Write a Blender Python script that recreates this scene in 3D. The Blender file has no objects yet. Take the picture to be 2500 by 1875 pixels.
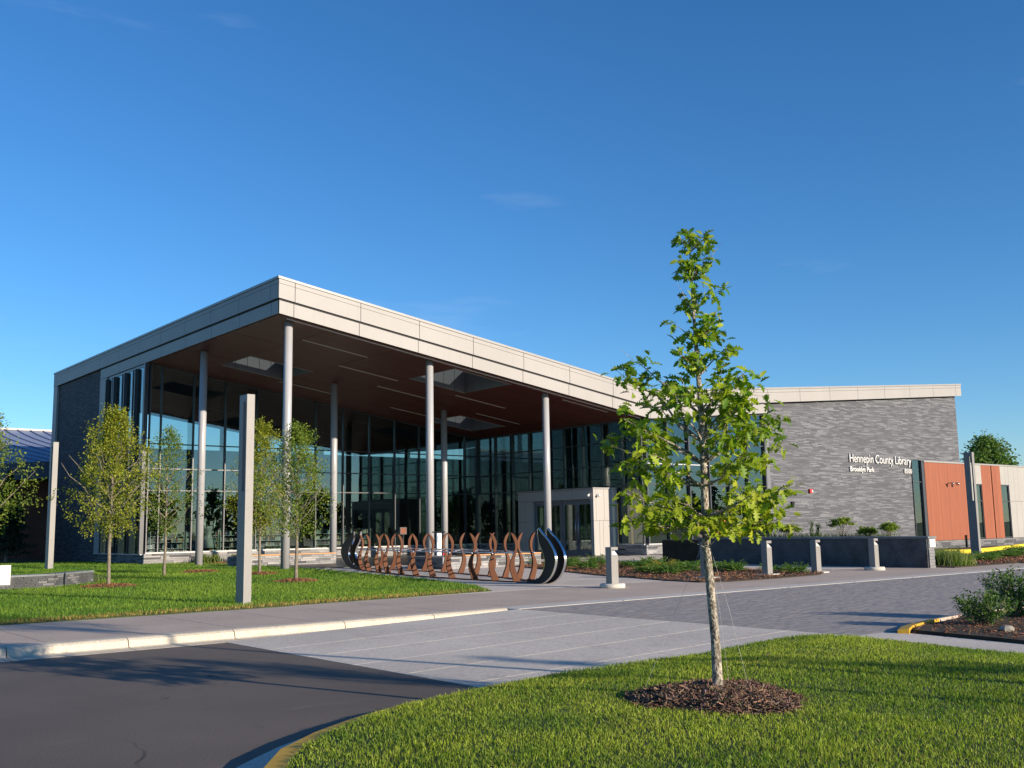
import bpy, math, random
import numpy as np
from mathutils import Vector, Matrix
R = math.radians
random.seed(7); rng = np.random.default_rng(7)
scene = bpy.context.scene
COL = scene.collection

# ------------------------------------------------------------------ camera
# World frame: X runs along the library's entrance front, Y points towards the library, Z up.
YAW, PITCH, ROLL = R(39.38), R(8.04), R(-0.93)
cam_d = bpy.data.cameras.new('camera'); cam = bpy.data.objects.new('camera', cam_d); COL.objects.link(cam)
cam_d.sensor_width = 36.0; cam_d.lens = 36.0; cam_d.clip_start = 0.1; cam_d.clip_end = 5000
fw = Vector((math.sin(YAW)*math.cos(PITCH), math.cos(YAW)*math.cos(PITCH), math.sin(PITCH)))
rt = Vector((math.cos(YAW), -math.sin(YAW), 0)); up = rt.cross(fw)
r2 = rt*math.cos(ROLL) + up*math.sin(ROLL); u2 = -rt*math.sin(ROLL) + up*math.cos(ROLL)
cam.matrix_world = Matrix(((r2.x,u2.x,-fw.x,0),(r2.y,u2.y,-fw.y,0),(r2.z,u2.z,-fw.z,1.6),(0,0,0,1)))
scene.camera = cam

# ------------------------------------------------------------------ sky, sun, exposure
SUN_EL = R(14.1); SUN_AZ = math.atan2(0.29, -0.957)      # compass angle of the sun measured from +Y towards +X
world = bpy.data.worlds.new('World'); scene.world = world; world.use_nodes = True
wn = world.node_tree.nodes; wl = world.node_tree.links; wn.clear()
w_out = wn.new('ShaderNodeOutputWorld'); bg = wn.new('ShaderNodeBackground'); bg.inputs['Strength'].default_value = 0.105
sky = wn.new('ShaderNodeTexSky'); sky.sky_type = 'NISHITA'; sky.sun_disc = False
sky.sun_elevation = SUN_EL; sky.sun_rotation = SUN_AZ; sky.altitude = 250; sky.air_density = 1.0; sky.dust_density = 0.0; sky.ozone_density = 5.0
# thin high cloud wisps, everywhere in the lower sky
tc = wn.new('ShaderNodeTexCoord'); mp = wn.new('ShaderNodeMapping'); mp.inputs['Scale'].default_value = (1.3, 1.3, 7.0); mp.inputs['Location'].default_value = (5.3, 0.2, 2.4)
nz = wn.new('ShaderNodeTexNoise'); nz.inputs['Scale'].default_value = 1.7; nz.inputs['Detail'].default_value = 7; nz.inputs['Roughness'].default_value = 0.55
rp = wn.new('ShaderNodeValToRGB'); rp.color_ramp.elements[0].position = 0.60; rp.color_ramp.elements[1].position = 0.95
rp.color_ramp.elements[0].color = (0,0,0,1); rp.color_ramp.elements[1].color = (0.35,0.35,0.35,1)
mixc = wn.new('ShaderNodeMix'); mixc.data_type = 'RGBA'; mixc.inputs[7].default_value = (4.6, 5.2, 6.4, 1)
hs = wn.new('ShaderNodeHueSaturation'); hs.inputs['Saturation'].default_value = 1.12; hs.inputs['Hue'].default_value = 0.502; hs.inputs['Value'].default_value = 1.08
wl.new(tc.outputs['Generated'], mp.inputs['Vector']); wl.new(mp.outputs['Vector'], nz.inputs['Vector']); wl.new(nz.outputs['Fac'], rp.inputs['Fac'])
wl.new(sky.outputs['Color'], hs.inputs['Color']); wl.new(hs.outputs['Color'], mixc.inputs[6]); wl.new(rp.outputs['Color'], mixc.inputs[0])
wl.new(mixc.outputs[2], bg.inputs['Color']); wl.new(bg.outputs[0], w_out.inputs[0])

sun_d = bpy.data.lights.new('sun', 'SUN'); sun_d.energy = 5.0; sun_d.angle = R(0.53); sun_d.color = (1.0, 0.86, 0.68)
sun = bpy.data.objects.new('sun', sun_d); COL.objects.link(sun)
sdir = Vector((math.sin(SUN_AZ)*math.cos(SUN_EL), math.cos(SUN_AZ)*math.cos(SUN_EL), math.sin(SUN_EL)))
sun.rotation_euler = sdir.to_track_quat('Z', 'Y').to_euler(); sun.location = sdir*100
vs = scene.view_settings; vs.view_transform = 'Standard'; vs.look = 'None'; vs.exposure = 0.65; vs.gamma = 1.0; vs.use_curve_mapping = False
scene.cycles.transparent_max_bounces = 24; scene.cycles.max_bounces = 10; scene.cycles.diffuse_bounces = 4; scene.cycles.glossy_bounces = 6

# ------------------------------------------------------------------ materials
MATS = {}
class NT:
    def __init__(s, name):
        m = bpy.data.materials.new(name); m.use_nodes = True; s.m = m; s.n = m.node_tree.nodes; s.l = m.node_tree.links
        s.b = s.n['Principled BSDF']; s.o = s.n['Material Output']; MATS[name] = m
    def new(s, t, **kw):
        n = s.n.new(t)
        for k, v in kw.items():
            if k in n.inputs.keys() if hasattr(n.inputs, 'keys') else False: n.inputs[k].default_value = v
            else: setattr(n, k, v)
        return n
    def math(s, op, a, b=None):
        n = s.n.new('ShaderNodeMath'); n.operation = op
        for i, v in enumerate((a, b)):
            if v is None: continue
            if isinstance(v, (int, float)): n.inputs[i].default_value = v
            else: s.l.new(v, n.inputs[i])
        return n.outputs[0]
    def mix(s, fac, a, b, mode='MIX'):
        n = s.n.new('ShaderNodeMix'); n.data_type = 'RGBA'; n.blend_type = mode
        for i, v in ((0, fac), (6, a), (7, b)):
            if isinstance(v, (int, float)): n.inputs[i].default_value = v
            elif isinstance(v, tuple): n.inputs[i].default_value = v if len(v) == 4 else (*v, 1)
            else: s.l.new(v, n.inputs[i])
        return n.outputs[2]
    def noise(s, scale, detail=4, vec=None, rough=.55):
        n = s.n.new('ShaderNodeTexNoise'); n.inputs['Scale'].default_value = scale; n.inputs['Detail'].default_value = detail; n.inputs['Roughness'].default_value = rough
        if vec is not None: s.l.new(vec, n.inputs['Vector'])
        return n.outputs['Fac']
    def pos(s): return s.n.new('ShaderNodeNewGeometry').outputs['Position']
    def ramp(s, fac, lo, hi):
        n = s.n.new('ShaderNodeMapRange'); n.inputs['From Min'].default_value = lo; n.inputs['From Max'].default_value = hi; s.l.new(fac, n.inputs['Value']); return n.outputs[0]
    def bump(s, h, strength, dist=.01):
        n = s.n.new('ShaderNodeBump'); n.inputs['Strength'].default_value = strength; n.inputs['Distance'].default_value = dist
        s.l.new(h, n.inputs['Height']); s.l.new(n.outputs[0], s.b.inputs['Normal'])

def mat(name, c, rough=.7, var=.12, scale=1.5, fine=0, bump=0, metal=0, spec=.4, aniso=None, c2=None):
    t = NT(name); p = t.pos()
    if aniso:
        mpn = t.n.new('ShaderNodeMapping'); mpn.inputs['Scale'].default_value = aniso; t.l.new(p, mpn.inputs['Vector']); p = mpn.outputs[0]
    n1 = t.ramp(t.noise(scale, 5, p), .3, .7)
    dark = tuple(x*(1-var) for x in c); light = c2 or tuple(min(1, x*(1+var)) for x in c)
    col = t.mix(n1, dark, light)
    if fine:
        n2 = t.ramp(t.noise(fine, 3, t.pos()), .25, .75)
        col = t.mix(.6 if bump else .18, col, t.mix(n2, (.62,.62,.62), (1.3,1.3,1.3)), 'MULTIPLY')
        if bump: t.bump(n2, bump, .004)
    if name.startswith('concrete'):
        st = t.ramp(t.noise(1.7, 6, t.pos(), .65), .56, .72); col = t.mix(t.math('MULTIPLY', st, .22), col, (.17,.15,.13)); sp2 = t.ramp(t.noise(7, 2, t.pos()), .74, .78); col = t.mix(t.math('MULTIPLY', sp2, .35), col, (.12,.11,.10))
    if name in ('panel','coping'):
        mv = t.n.new('ShaderNodeMapping'); mv.inputs['Scale'].default_value = (5,5,.35); t.l.new(t.pos(), mv.inputs['Vector']); sk = t.ramp(t.noise(1.2, 4, mv.outputs[0]), .55, .8); col = t.mix(t.math('MULTIPLY', sk, .16), col, (.16,.15,.14))
    t.l.new(col, t.b.inputs['Base Color'])
    rr = t.ramp(n1, -1, 2); t.b.inputs['Roughness'].default_value = rough
    t.b.inputs['Metallic'].default_value = metal; t.b.inputs['Specular IOR Level'].default_value = spec
    return t.m

def stone_mat(name, axis, h=.055, length=.55, c0=(.06,.062,.07), c1=(.33,.33,.345), mortar=(.05,.05,.052), bump=.6):
    t = NT(name); s = t.n.new('ShaderNodeSeparateXYZ'); t.l.new(t.pos(), s.inputs[0])
    u = s.outputs[axis]; z = s.outputs['Z']
    row = t.math('FLOOR', t.math('DIVIDE', z, h)); fz = t.math('FRACT', t.math('DIVIDE', z, h))
    wn1 = t.n.new('ShaderNodeTexWhiteNoise'); wn1.noise_dimensions = '1D'; t.l.new(row, wn1.inputs['W'])
    ln = t.math('MULTIPLY_ADD', wn1.outputs['Value'], .5*length)
    ln.node.inputs[2].default_value = .6*length
    uu = t.math('ADD', t.math('DIVIDE', u, ln), t.math('MULTIPLY', wn1.outputs['Value'], 57.3))
    cell = t.math('FLOOR', uu); fu = t.math('FRACT', uu)
    cv = t.n.new('ShaderNodeCombineXYZ'); t.l.new(cell, cv.inputs[0]); t.l.new(row, cv.inputs[1])
    wn2 = t.n.new('ShaderNodeTexWhiteNoise'); wn2.noise_dimensions = '2D'; t.l.new(cv.outputs[0], wn2.inputs['Vector'])
    v = wn2.outputs['Value']
    big = t.ramp(t.noise(.45, 4, t.pos()), .3, .7)
    vv = t.math('POWER', v, 2.0)
    vv = t.math('MULTIPLY', vv, t.math('ADD', t.math('MULTIPLY', big, .45), .62))
    col = t.mix(vv, c0, c1)
    grain = t.ramp(t.noise(30, 3, t.pos()), .2, .8)
    col = t.mix(.5, col, t.mix(grain, (.6,.6,.6), (1.35,1.35,1.35)), 'MULTIPLY')
    j1 = t.math('LESS_THAN', fz, .10); j2 = t.math('LESS_THAN', t.math('MULTIPLY', fu, ln), .006)
    j = t.math('MAXIMUM', j1, j2)
    col = t.mix(j, col, mortar)
    t.l.new(col, t.b.inputs['Base Color']); t.b.inputs['Roughness'].default_value = .75; t.b.inputs['Specular IOR Level'].default_value = .3
    hgt = t.math('MULTIPLY', t.math('SUBTRACT', 1.0, j), t.math('ADD', .4, t.math('MULTIPLY', v, .6)))
    t.bump(hgt, bump, .02)
    return t.m

def attr_mat(name, rough=.6, trans=.0, tint=(1,1,1), spec=.3):
    t = NT(name); a = t.n.new('ShaderNodeAttribute'); a.attribute_name = 'Col'
    t.l.new(a.outputs['Color'], t.b.inputs['Base Color']); t.b.inputs['Roughness'].default_value = rough; t.b.inputs['Specular IOR Level'].default_value = spec
    if trans:
        tr = t.n.new('ShaderNodeBsdfTranslucent'); mx = t.n.new('ShaderNodeMixShader'); mx.inputs[0].default_value = trans
        cc = t.mix(1.0, a.outputs['Color'], (*tint, 1), 'MULTIPLY'); t.l.new(cc, tr.inputs['Color'])
        t.l.new(t.b.outputs[0], mx.inputs[1]); t.l.new(tr.outputs[0], mx.inputs[2]); t.l.new(mx.outputs[0], t.o.inputs['Surface'])
    return t.m

def glass_mat(name, tint, r0, wav=.05, gl=(.86,.97,1.0)):
    t = NT(name); t.n.remove(t.b)
    lw = t.n.new('ShaderNodeLayerWeight'); lw.inputs['Blend'].default_value = .5
    f = t.math('ADD', t.math('MULTIPLY', t.math('POWER', lw.outputs['Facing'], 4.5), 1-r0), r0)
    tr = t.n.new('ShaderNodeBsdfTransparent'); tr.inputs['Color'].default_value = (*tint, 1)
    g = t.n.new('ShaderNodeBsdfGlossy'); g.inputs['Roughness'].default_value = 0.0; g.inputs['Color'].default_value = (*gl, 1)
    bp_ = t.n.new('ShaderNodeBump'); bp_.inputs['Strength'].default_value = wav; bp_.inputs['Distance'].default_value = .05
    t.l.new(t.noise(.55, 1, t.pos()), bp_.inputs['Height']); t.l.new(bp_.outputs[0], g.inputs['Normal'])
    mx = t.n.new('ShaderNodeMixShader'); t.l.new(f, mx.inputs[0]); t.l.new(tr.outputs[0], mx.inputs[1]); t.l.new(g.outputs[0], mx.inputs[2])
    t.l.new(mx.outputs[0], t.o.inputs['Surface']); return t.m

mat('panel', (.322,.308,.295), .55, .05, .35, spec=.35)
mat('panel_white', (.37,.35,.33), .5, .04, .6, spec=.35)
mat('grey_panel', (.34,.327,.305), .6, .05, .5, fine=12)
mat('paver_bed', (.15,.142,.14), .9, .2, 3)
mat('well_panel', (.20,.195,.19), .5, .05, .6)
mat('fin_dark', (.05,.055,.065), .4, .08, 2)
mat('coping', (.305,.295,.285), .4, .04, 1.0)
mat('dark_gap', (.02,.02,.022), .8, .1, 2)
mat('roofing', (.25,.25,.25), .8, .1, 1)
mat('column_paint', (.36,.36,.37), .28, .03, 1.0, spec=.55)
mat('alu', (.055,.058,.066), .35, .08, 2, spec=.5)
mat('alu_bright', (.48,.48,.48), .35, .05, 2, spec=.5)
mat('vest_panel', (.42,.40,.37), .55, .05, .7)
mat('door_metal', (.16,.165,.18), .4, .05, 2)
mat('steel', (.55,.56,.58), .28, .08, 6, metal=1)
mat('chrome', (.75,.77,.8), .12, .05, 8, metal=1)
mat('galv', (.60,.62,.65), .35, .12, 14, metal=.6)
mat('black_metal', (.012,.013,.016), .5, .15, 5, spec=.2)
mat('rib_brown', (.105,.036,.014), .6, .15, 3, fine=25, spec=.2)
mat('lamp_paint', (.23,.22,.207), .5, .05, 1.2, fine=10)
mat('lamp_lens', (.75,.72,.66), .35, .03, 4)
mat('concrete', (.55,.48,.41), .85, .10, .55, fine=22, bump=.15)
mat('concrete_walk', (.46,.37,.30), .85, .10, .6, fine=22, bump=.15)
mat('concrete_ramp', (.56,.50,.425), .85, .12, .35, fine=18, bump=.15)
mat('kerb_cream', (.54,.475,.375), .8, .10, 2.2, fine=30, bump=.2)
mat('kerb_grey', (.52,.485,.43), .8, .10, 2.2, fine=30, bump=.2)
mat('yellow_paint', (.58,.34,.03), .6, .14, 4, fine=20)
mat('road_yellow', (.85,.62,.02), .6, .06, 3)
mat('soil', (.045,.032,.02), .95, .3, 3, fine=25, bump=.4)
mat('lawn_soil', (.045,.065,.016), .95, .3, 1.2, fine=30, bump=.4)
mat('far_grass', (.06,.10,.025), .95, .3, .08, fine=3)
mat('wood_top', (.50,.25,.10), .5, .2, 1.2, aniso=(.5,9,9))
mat('bark', (.20,.17,.13), .9, .45, 10, fine=60, bump=.8, aniso=(3,3,1))
mat('white_paint', (.70,.69,.66), .5, .02, 2)
mat('red_paint', (.55,.03,.03), .4, .05, 5)
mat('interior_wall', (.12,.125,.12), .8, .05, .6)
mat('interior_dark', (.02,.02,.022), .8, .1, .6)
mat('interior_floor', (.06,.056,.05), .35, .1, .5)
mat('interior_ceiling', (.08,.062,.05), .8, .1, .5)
mat('shelf', (.62,.62,.58), .5, .05, 2)
mat('podium_brown', (.19,.13,.10), .5, .08, 3)
mat('lumber', (.62,.44,.20), .7, .15, 4, aniso=(8,8,1))
mat('wire', (.45,.45,.45), .4, .1, 5)
mat('tag_orange', (.80,.25,.15), .5, .05, 4)
mat('cap_slate', (.16,.175,.18), .7, .2, 1.5, fine=14)
mat('rock', (.24,.22,.19), .9, .3, 6, fine=30, bump=.5)
mat('brick_red', (.20,.075,.045), .8, .2, 1, fine=12)
mat('metal_roof', (.20,.235,.34), .38, .05, .4, spec=.5)
mat('fascia_slate', (.10,.11,.13), .6, .1, .6)
stone_mat('stone_x', 'X', h=.068, length=.95, c0=(.082,.085,.098), c1=(.205,.21,.228), mortar=(.055,.056,.062), bump=.3); stone_mat('stone_y', 'Y')
stone_mat('stone_fine_y', 'Y', h=.06, length=.5, c0=(.04,.042,.05), c1=(.12,.12,.13))
mat('stone_light', (.26,.255,.255), .8, .22, 1.2, fine=16, bump=.4)
mat('stone_mid', (.165,.165,.17), .8, .25, 1.2, fine=16, bump=.4)
mat('stone_pale', (.34,.325,.315), .8, .15, 1.2, fine=16, bump=.4)
mat('stone_dark', (.075,.078,.085), .8, .35, 2.0, fine=18, bump=.5)
mat('mortar', (.20,.195,.185), .9, .1, 4)
attr_mat('grass', .55, .45, (1.1,1.25,.6)); attr_mat('leaf', .5, .40, (1.25,1.35,.5)); attr_mat('chips', .85, 0); attr_mat('paver', .75, 0); attr_mat('books', .7, 0)
glass_mat('glass', (.62,.70,.68), .13, .05, (.80,.88,.89)); glass_mat('glass_clear', (.80,.90,.86), .10); glass_mat('glass_roof', (.50,.56,.60), .10)

t = NT('asphalt'); p = t.pos()
a1 = t.ramp(t.noise(.35, 5, p), .3, .7); a2 = t.ramp(t.noise(60, 2, p), .2, .8)
mpn = t.n.new('ShaderNodeMapping'); mpn.inputs['Rotation'].default_value = (0,0,R(70)); mpn.inputs['Scale'].default_value = (.7,3.2,1); t.l.new(p, mpn.inputs['Vector'])
a3 = t.ramp(t.noise(1.1, 6, mpn.outputs[0], .7), .60, .74)
c = t.mix(a1, (.102,.082,.066), (.142,.115,.094)); c = t.mix(.8, c, t.mix(a2, (.5,.5,.5), (1.5,1.5,1.5)), 'MULTIPLY')
c = t.mix(t.math('MULTIPLY', a3, .45), c, (.20,.175,.155)); t.l.new(c, t.b.inputs['Base Color']); t.b.inputs['Roughness'].default_value = .8; t.b.inputs['Specular IOR Level'].default_value = .35; t.bump(a2, .3, .004)
vo = t.n.new('ShaderNodeTexVoronoi'); vo.feature = 'DISTANCE_TO_EDGE'; vo.inputs['Scale'].default_value = .22
wv = t.n.new('ShaderNodeVectorMath'); wv.operation = 'ADD'; nv = t.n.new('ShaderNodeTexNoise'); nv.inputs['Scale'].default_value = .9; t.l.new(p, nv.inputs['Vector']); t.l.new(p, wv.inputs[0]); t.l.new(nv.outputs['Color'], wv.inputs[1]); t.l.new(wv.outputs[0], vo.inputs['Vector'])
ck = t.math('MULTIPLY', t.math('LESS_THAN', vo.outputs['Distance'], .0035), t.ramp(t.noise(.5, 2, p), .5, .62))
sp_ = t.ramp(t.noise(2.6, 3, p), .68, .76)
c2_ = t.mix(t.math('MULTIPLY', sp_, .35), c, (.045,.04,.038)); c2_ = t.mix(ck, c2_, (.035,.03,.028)); t.l.new(c2_, t.b.inputs['Base Color'])

t = NT('soffit_wood'); p = t.pos(); s = t.n.new('ShaderNodeSeparateXYZ'); t.l.new(p, s.inputs[0])
pl = t.math('DIVIDE', s.outputs['Y'], .19); fr = t.math('FRACT', pl)
w1 = t.n.new('ShaderNodeTexWhiteNoise'); w1.noise_dimensions = '1D'; t.l.new(t.math('FLOOR', pl), w1.inputs['W'])
mpn = t.n.new('ShaderNodeMapping'); mpn.inputs['Scale'].default_value = (.6,14,1); t.l.new(p, mpn.inputs['Vector'])
g = t.ramp(t.noise(2, 4, mpn.outputs[0]), .3, .7)
c = t.mix(w1.outputs['Value'], (.135,.036,.025), (.20,.056,.038)); c = t.mix(.5, c, t.mix(g, (.7,.7,.7), (1.25,1.25,1.25)), 'MULTIPLY')
jn = t.math('LESS_THAN', fr, .06); c = t.mix(jn, c, (.03,.015,.012)); t.l.new(c, t.b.inputs['Base Color']); t.b.inputs['Roughness'].default_value = .45
t.bump(t.math('SUBTRACT', 1.0, jn), .5, .01)

t = NT('red_siding'); p = t.pos(); s = t.n.new('ShaderNodeSeparateXYZ'); t.l.new(p, s.inputs[0])
pl = t.math('DIVIDE', s.outputs['X'], .10); fr = t.math('FRACT', pl)
w1 = t.n.new('ShaderNodeTexWhiteNoise'); w1.noise_dimensions = '1D'; t.l.new(t.math('FLOOR', pl), w1.inputs['W'])
mpn = t.n.new('ShaderNodeMapping'); mpn.inputs['Scale'].default_value = (9,9,.5); t.l.new(p, mpn.inputs['Vector'])
g = t.ramp(t.noise(1.5, 4, mpn.outputs[0]), .3, .7)
c = t.mix(w1.outputs['Value'], (.245,.064,.022), (.315,.088,.032)); c = t.mix(.5, c, t.mix(g, (.75,.75,.75), (1.2,1.2,1.2)), 'MULTIPLY')
jn = t.math('LESS_THAN', fr, .10); c = t.mix(jn, c, (.20,.06,.03)); t.l.new(c, t.b.inputs['Base Color']); t.b.inputs['Roughness'].default_value = .55
t.bump(t.math('SUBTRACT', 1.0, jn), .6, .01)

t = NT('oak_bark'); p = t.pos(); mpn = t.n.new('ShaderNodeMapping'); mpn.inputs['Scale'].default_value = (1,1,.75); t.l.new(p, mpn.inputs['Vector'])
n1 = t.ramp(t.noise(38, 4, mpn.outputs[0]), .38, .62); n2 = t.ramp(t.noise(9, 4, p), .35, .65)
c = t.mix(n1, (.10,.08,.06), (.46,.41,.33)); c = t.mix(.5, c, t.mix(n2, (.6,.6,.6), (1.3,1.3,1.3)), 'MULTIPLY'); t.l.new(c, t.b.inputs['Base Color']); t.b.inputs['Roughness'].default_value = .9; t.bump(n1, .8, .01)

# ------------------------------------------------------------------ mesh helpers
def link(o, parent=None):
    COL.objects.link(o)
    if parent is not None: o.parent = parent
    return o
def mesh_obj(name, V, F, m, parent=None, smooth=False):
    me = bpy.data.meshes.new(name); me.from_pydata([tuple(v) for v in V], [], F); me.update()
    if smooth: me.polygons.foreach_set('use_smooth', [True]*len(me.polygons))
    me.materials.append(MATS[m]); return link(bpy.data.objects.new(name, me), parent)
def tag(o, label=None, cat=None, group=None, kind=None):
    if label: o['label'] = label
    if cat: o['category'] = cat
    if group: o['group'] = group
    if kind: o['kind'] = kind
    return o
def thing(name, label, cat, loc=(0,0,0), rz=0, group=None):
    o = bpy.data.objects.new(name, None); COL.objects.link(o); o.location = loc; o.rotation_euler = (0,0,rz); o.empty_display_size = .2
    return tag(o, label, cat, group)
class MB:
    def __init__(s): s.V = []; s.F = []
    def add(s, V, F):
        b = len(s.V); s.V += [tuple(v) for v in V]; s.F += [tuple(i+b for i in f) for f in F]; return s
    def hexa(s, P):   # 8 points: bottom 4 ccw, top 4 ccw
        return s.add(P, [(3,2,1,0),(4,5,6,7),(0,1,5,4),(1,2,6,5),(2,3,7,6),(3,0,4,7)])
    def box(s, x0, x1, y0, y1, z0, z1):
        return s.hexa([(x0,y0,z0),(x1,y0,z0),(x1,y1,z0),(x0,y1,z0),(x0,y0,z1),(x1,y0,z1),(x1,y1,z1),(x0,y1,z1)])
    def prism(s, poly, z0, z1):
        n = len(poly); V = [(x,y,z0) for x,y in poly]+[(x,y,z1) for x,y in poly]
        F = [tuple(range(n-1,-1,-1)), tuple(range(n,2*n))]+[(i,(i+1)%n,n+(i+1)%n,n+i) for i in range(n)]
        return s.add(V, F)
    def tube(s, pts, rad, n=10, cap=True):
        pts = [Vector(p) for p in pts]; V = []; F = []
        up0 = None
        for i, p in enumerate(pts):
            d = (pts[min(i+1,len(pts)-1)]-pts[max(i-1,0)]).normalized()
            if up0 is None: up0 = d.orthogonal().normalized()
            a = (up0 - d*up0.dot(d)); a = a.normalized() if a.length > 1e-6 else d.orthogonal().normalized(); up0 = a; b = d.cross(a)
            rr = rad[i] if isinstance(rad, (list, tuple)) else rad
            V += [p+(a*math.cos(2*math.pi*k/n)+b*math.sin(2*math.pi*k/n))*rr for k in range(n)]
        for i in range(len(pts)-1):
            F += [(i*n+k, i*n+(k+1)%n, (i+1)*n+(k+1)%n, (i+1)*n+k) for k in range(n)]
        if cap: F += [tuple(range(n-1,-1,-1)), tuple(range((len(pts)-1)*n, len(pts)*n))]
        return s.add(V, F)
    def lathe(s, prof, n=24, c=(0,0)):
        V = []; F = []
        for r_, z in prof: V += [(c[0]+r_*math.cos(2*math.pi*k/n), c[1]+r_*math.sin(2*math.pi*k/n), z) for k in range(n)]
        for i in range(len(prof)-1): F += [(i*n+k, i*n+(k+1)%n, (i+1)*n+(k+1)%n, (i+1)*n+k) for k in range(n)]
        F += [tuple(range(n-1,-1,-1)), tuple(range((len(prof)-1)*n, len(prof)*n))]
        return s.add(V, F)
    def build(s, name, m, parent=None, smooth=False): return mesh_obj(name, s.V, s.F, m, parent, smooth)
def box(name, x0, x1, y0, y1, z0, z1, m, parent=None): return MB().box(x0,x1,y0,y1,z0,z1).build(name, m, parent)
def slope_box(name, x0, x1, zb, zt, y0, y1, m, parent=None):   # zb, zt: functions of x
    return MB().hexa([(x0,y0,zb(x0)),(x1,y0,zb(x1)),(x1,y1,zb(x1)),(x0,y1,zb(x0)),(x0,y0,zt(x0)),(x1,y0,zt(x1)),(x1,y1,zt(x1)),(x0,y1,zt(x0))]).build(name, m, parent)
UNIT = {}
def piece(name, x0, x1, y0, y1, z0, z1, m, parent, rot=0):      # alike piece: shares a unit bevelled block
    if m not in UNIT:
        b = .04; V = []; 
        for z, k in ((-.5,1-b),(-.5+b*.5,1),(.5-b*.5,1),(.5,1-b)):
            V += [(-.5*k,-.5*k,z),(.5*k,-.5*k,z),(.5*k,.5*k,z),(-.5*k,.5*k,z)]
        F = [(3,2,1,0),(12,13,14,15)]+[(4*l+i,4*l+(i+1)%4,4*l+4+(i+1)%4,4*l+4+i) for l in range(3) for i in range(4)]
        me = bpy.data.meshes.new('block_'+m); me.from_pydata(V, [], F); me.materials.append(MATS[m]); UNIT[m] = me
    o = bpy.data.objects.new(name, UNIT[m]); link(o, parent)
    o.location = ((x0+x1)/2,(y0+y1)/2,(z0+z1)/2); o.scale = (x1-x0,y1-y0,z1-z0); o.rotation_euler = (0,0,rot)
    return o
def fast_mesh(name, V, T, m, cols=None, parent=None, flat=False):           # numpy triangles
    me = bpy.data.meshes.new(name); nv = len(V); nt = len(T)
    me.vertices.add(nv); me.vertices.foreach_set('co', np.ascontiguousarray(V, dtype=np.float32).ravel())
    me.loops.add(nt*3); me.loops.foreach_set('vertex_index', np.ascontiguousarray(T, dtype=np.int32).ravel())
    me.polygons.add(nt); me.polygons.foreach_set('loop_start', np.arange(0, nt*3, 3, dtype=np.int32)); me.polygons.foreach_set('loop_total', np.full(nt, 3, dtype=np.int32))
    me.update(calc_edges=True)
    if flat: me.shade_flat()
    if cols is not None:
        a = me.color_attributes.new('Col', 'FLOAT_COLOR', 'POINT'); c4 = np.ones((nv,4), dtype=np.float32); c4[:,:3] = cols; a.data.foreach_set('color', c4.ravel())
    me.materials.append(MATS[m]); return link(bpy.data.objects.new(name, me), parent)
def in_poly(x, y, poly):
    r_ = np.zeros(len(x), bool); n = len(poly)
    for i in range(n):
        x0,y0 = poly[i]; x1,y1 = poly[(i+1)%n]
        c_ = ((y0>y)!=(y1>y)) & (x < (x1-x0)*(y-y0)/((y1-y0) if y1!=y0 else 1e-9)+x0); r_ ^= c_
    return r_
def edge_dist(x, y, poly):
    d = np.full(len(x), 1e9); n = len(poly)
    for i in range(n):
        a = np.array(poly[i]); b = np.array(poly[(i+1)%n]); ab = b-a
        tt = np.clip(((x-a[0])*ab[0]+(y-a[1])*ab[1])/(ab@ab), 0, 1); d = np.minimum(d, np.hypot(x-a[0]-tt*ab[0], y-a[1]-tt*ab[1]))
    return d
def scatter(poly, n):
    P = np.array(poly); lo = P.min(0); hi = P.max(0); out = np.zeros((0,2))
    while len(out) < n:
        q = rng.uniform(lo, hi, (n*2,2)); q = q[in_poly(q[:,0], q[:,1], poly)]; out = np.vstack([out, q])
    return out[:n]
def vnoise(x, y, s, seed=0):   # cheap smooth value noise
    xs, ys = x/s, y/s; xi, yi = np.floor(xs), np.floor(ys); fx, fy = xs-xi, ys-yi; fx = fx*fx*(3-2*fx); fy = fy*fy*(3-2*fy)
    h = lambda i, j: np.modf(np.abs(np.sin(i*127.1+j*311.7+seed*74.7)*43758.5453))[0]
    return (h(xi,yi)*(1-fx)+h(xi+1,yi)*fx)*(1-fy)+(h(xi,yi+1)*(1-fx)+h(xi+1,yi+1)*fx)*fy
#--BODY--

# ================================================================== GROUND
sm = lambda v: np.clip(v,0,1)**2*(3-2*np.clip(v,0,1))
def sheet(name, poly, z0, z1, m, kind='structure', parent=None):
    o = MB().prism(poly, z0, z1).build(name, m, parent)
    if kind: o['kind'] = kind
    return o
sheet('ground', [(-2500,-2500),(2500,-2500),(2500,2500),(-2500,2500)], -1.5, -.75, 'far_grass')
sheet('asphalt_road', [(-90,-70),(70,-70),(70,16.1),(-90,16.1)], -.7, -.15, 'asphalt')

zr = lambda x: -.146 + min(1, max(0, (x-7.15)/6.2))*.146
ramp = sheet('concrete_ramp', [(7.2,8.1),(13.3,8.1),(13.3,16.1),(7.2,16.1)], -.6, -.19, 'concrete_ramp')
for xa, xb in ((7.15,10.35),(10.35,13.35)):
    ys = [7.2,8.45,9.7,10.9,12.1,13.35,14.6,16.18]
    for ya, yb in zip(ys[:-1], ys[1:]):
        g = .0048
        MB().hexa([(xa+g,ya+g,-.3),(xb-g,ya+g,-.3),(xb-g,yb-g,-.3),(xa+g,yb-g,-.3),(xa+g,ya+g,zr(xa)),(xb-g,ya+g,zr(xb)),(xb-g,yb-g,zr(xb)),(xa+g,yb-g,zr(xa))]).build('slab', 'concrete_ramp', ramp)

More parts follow.
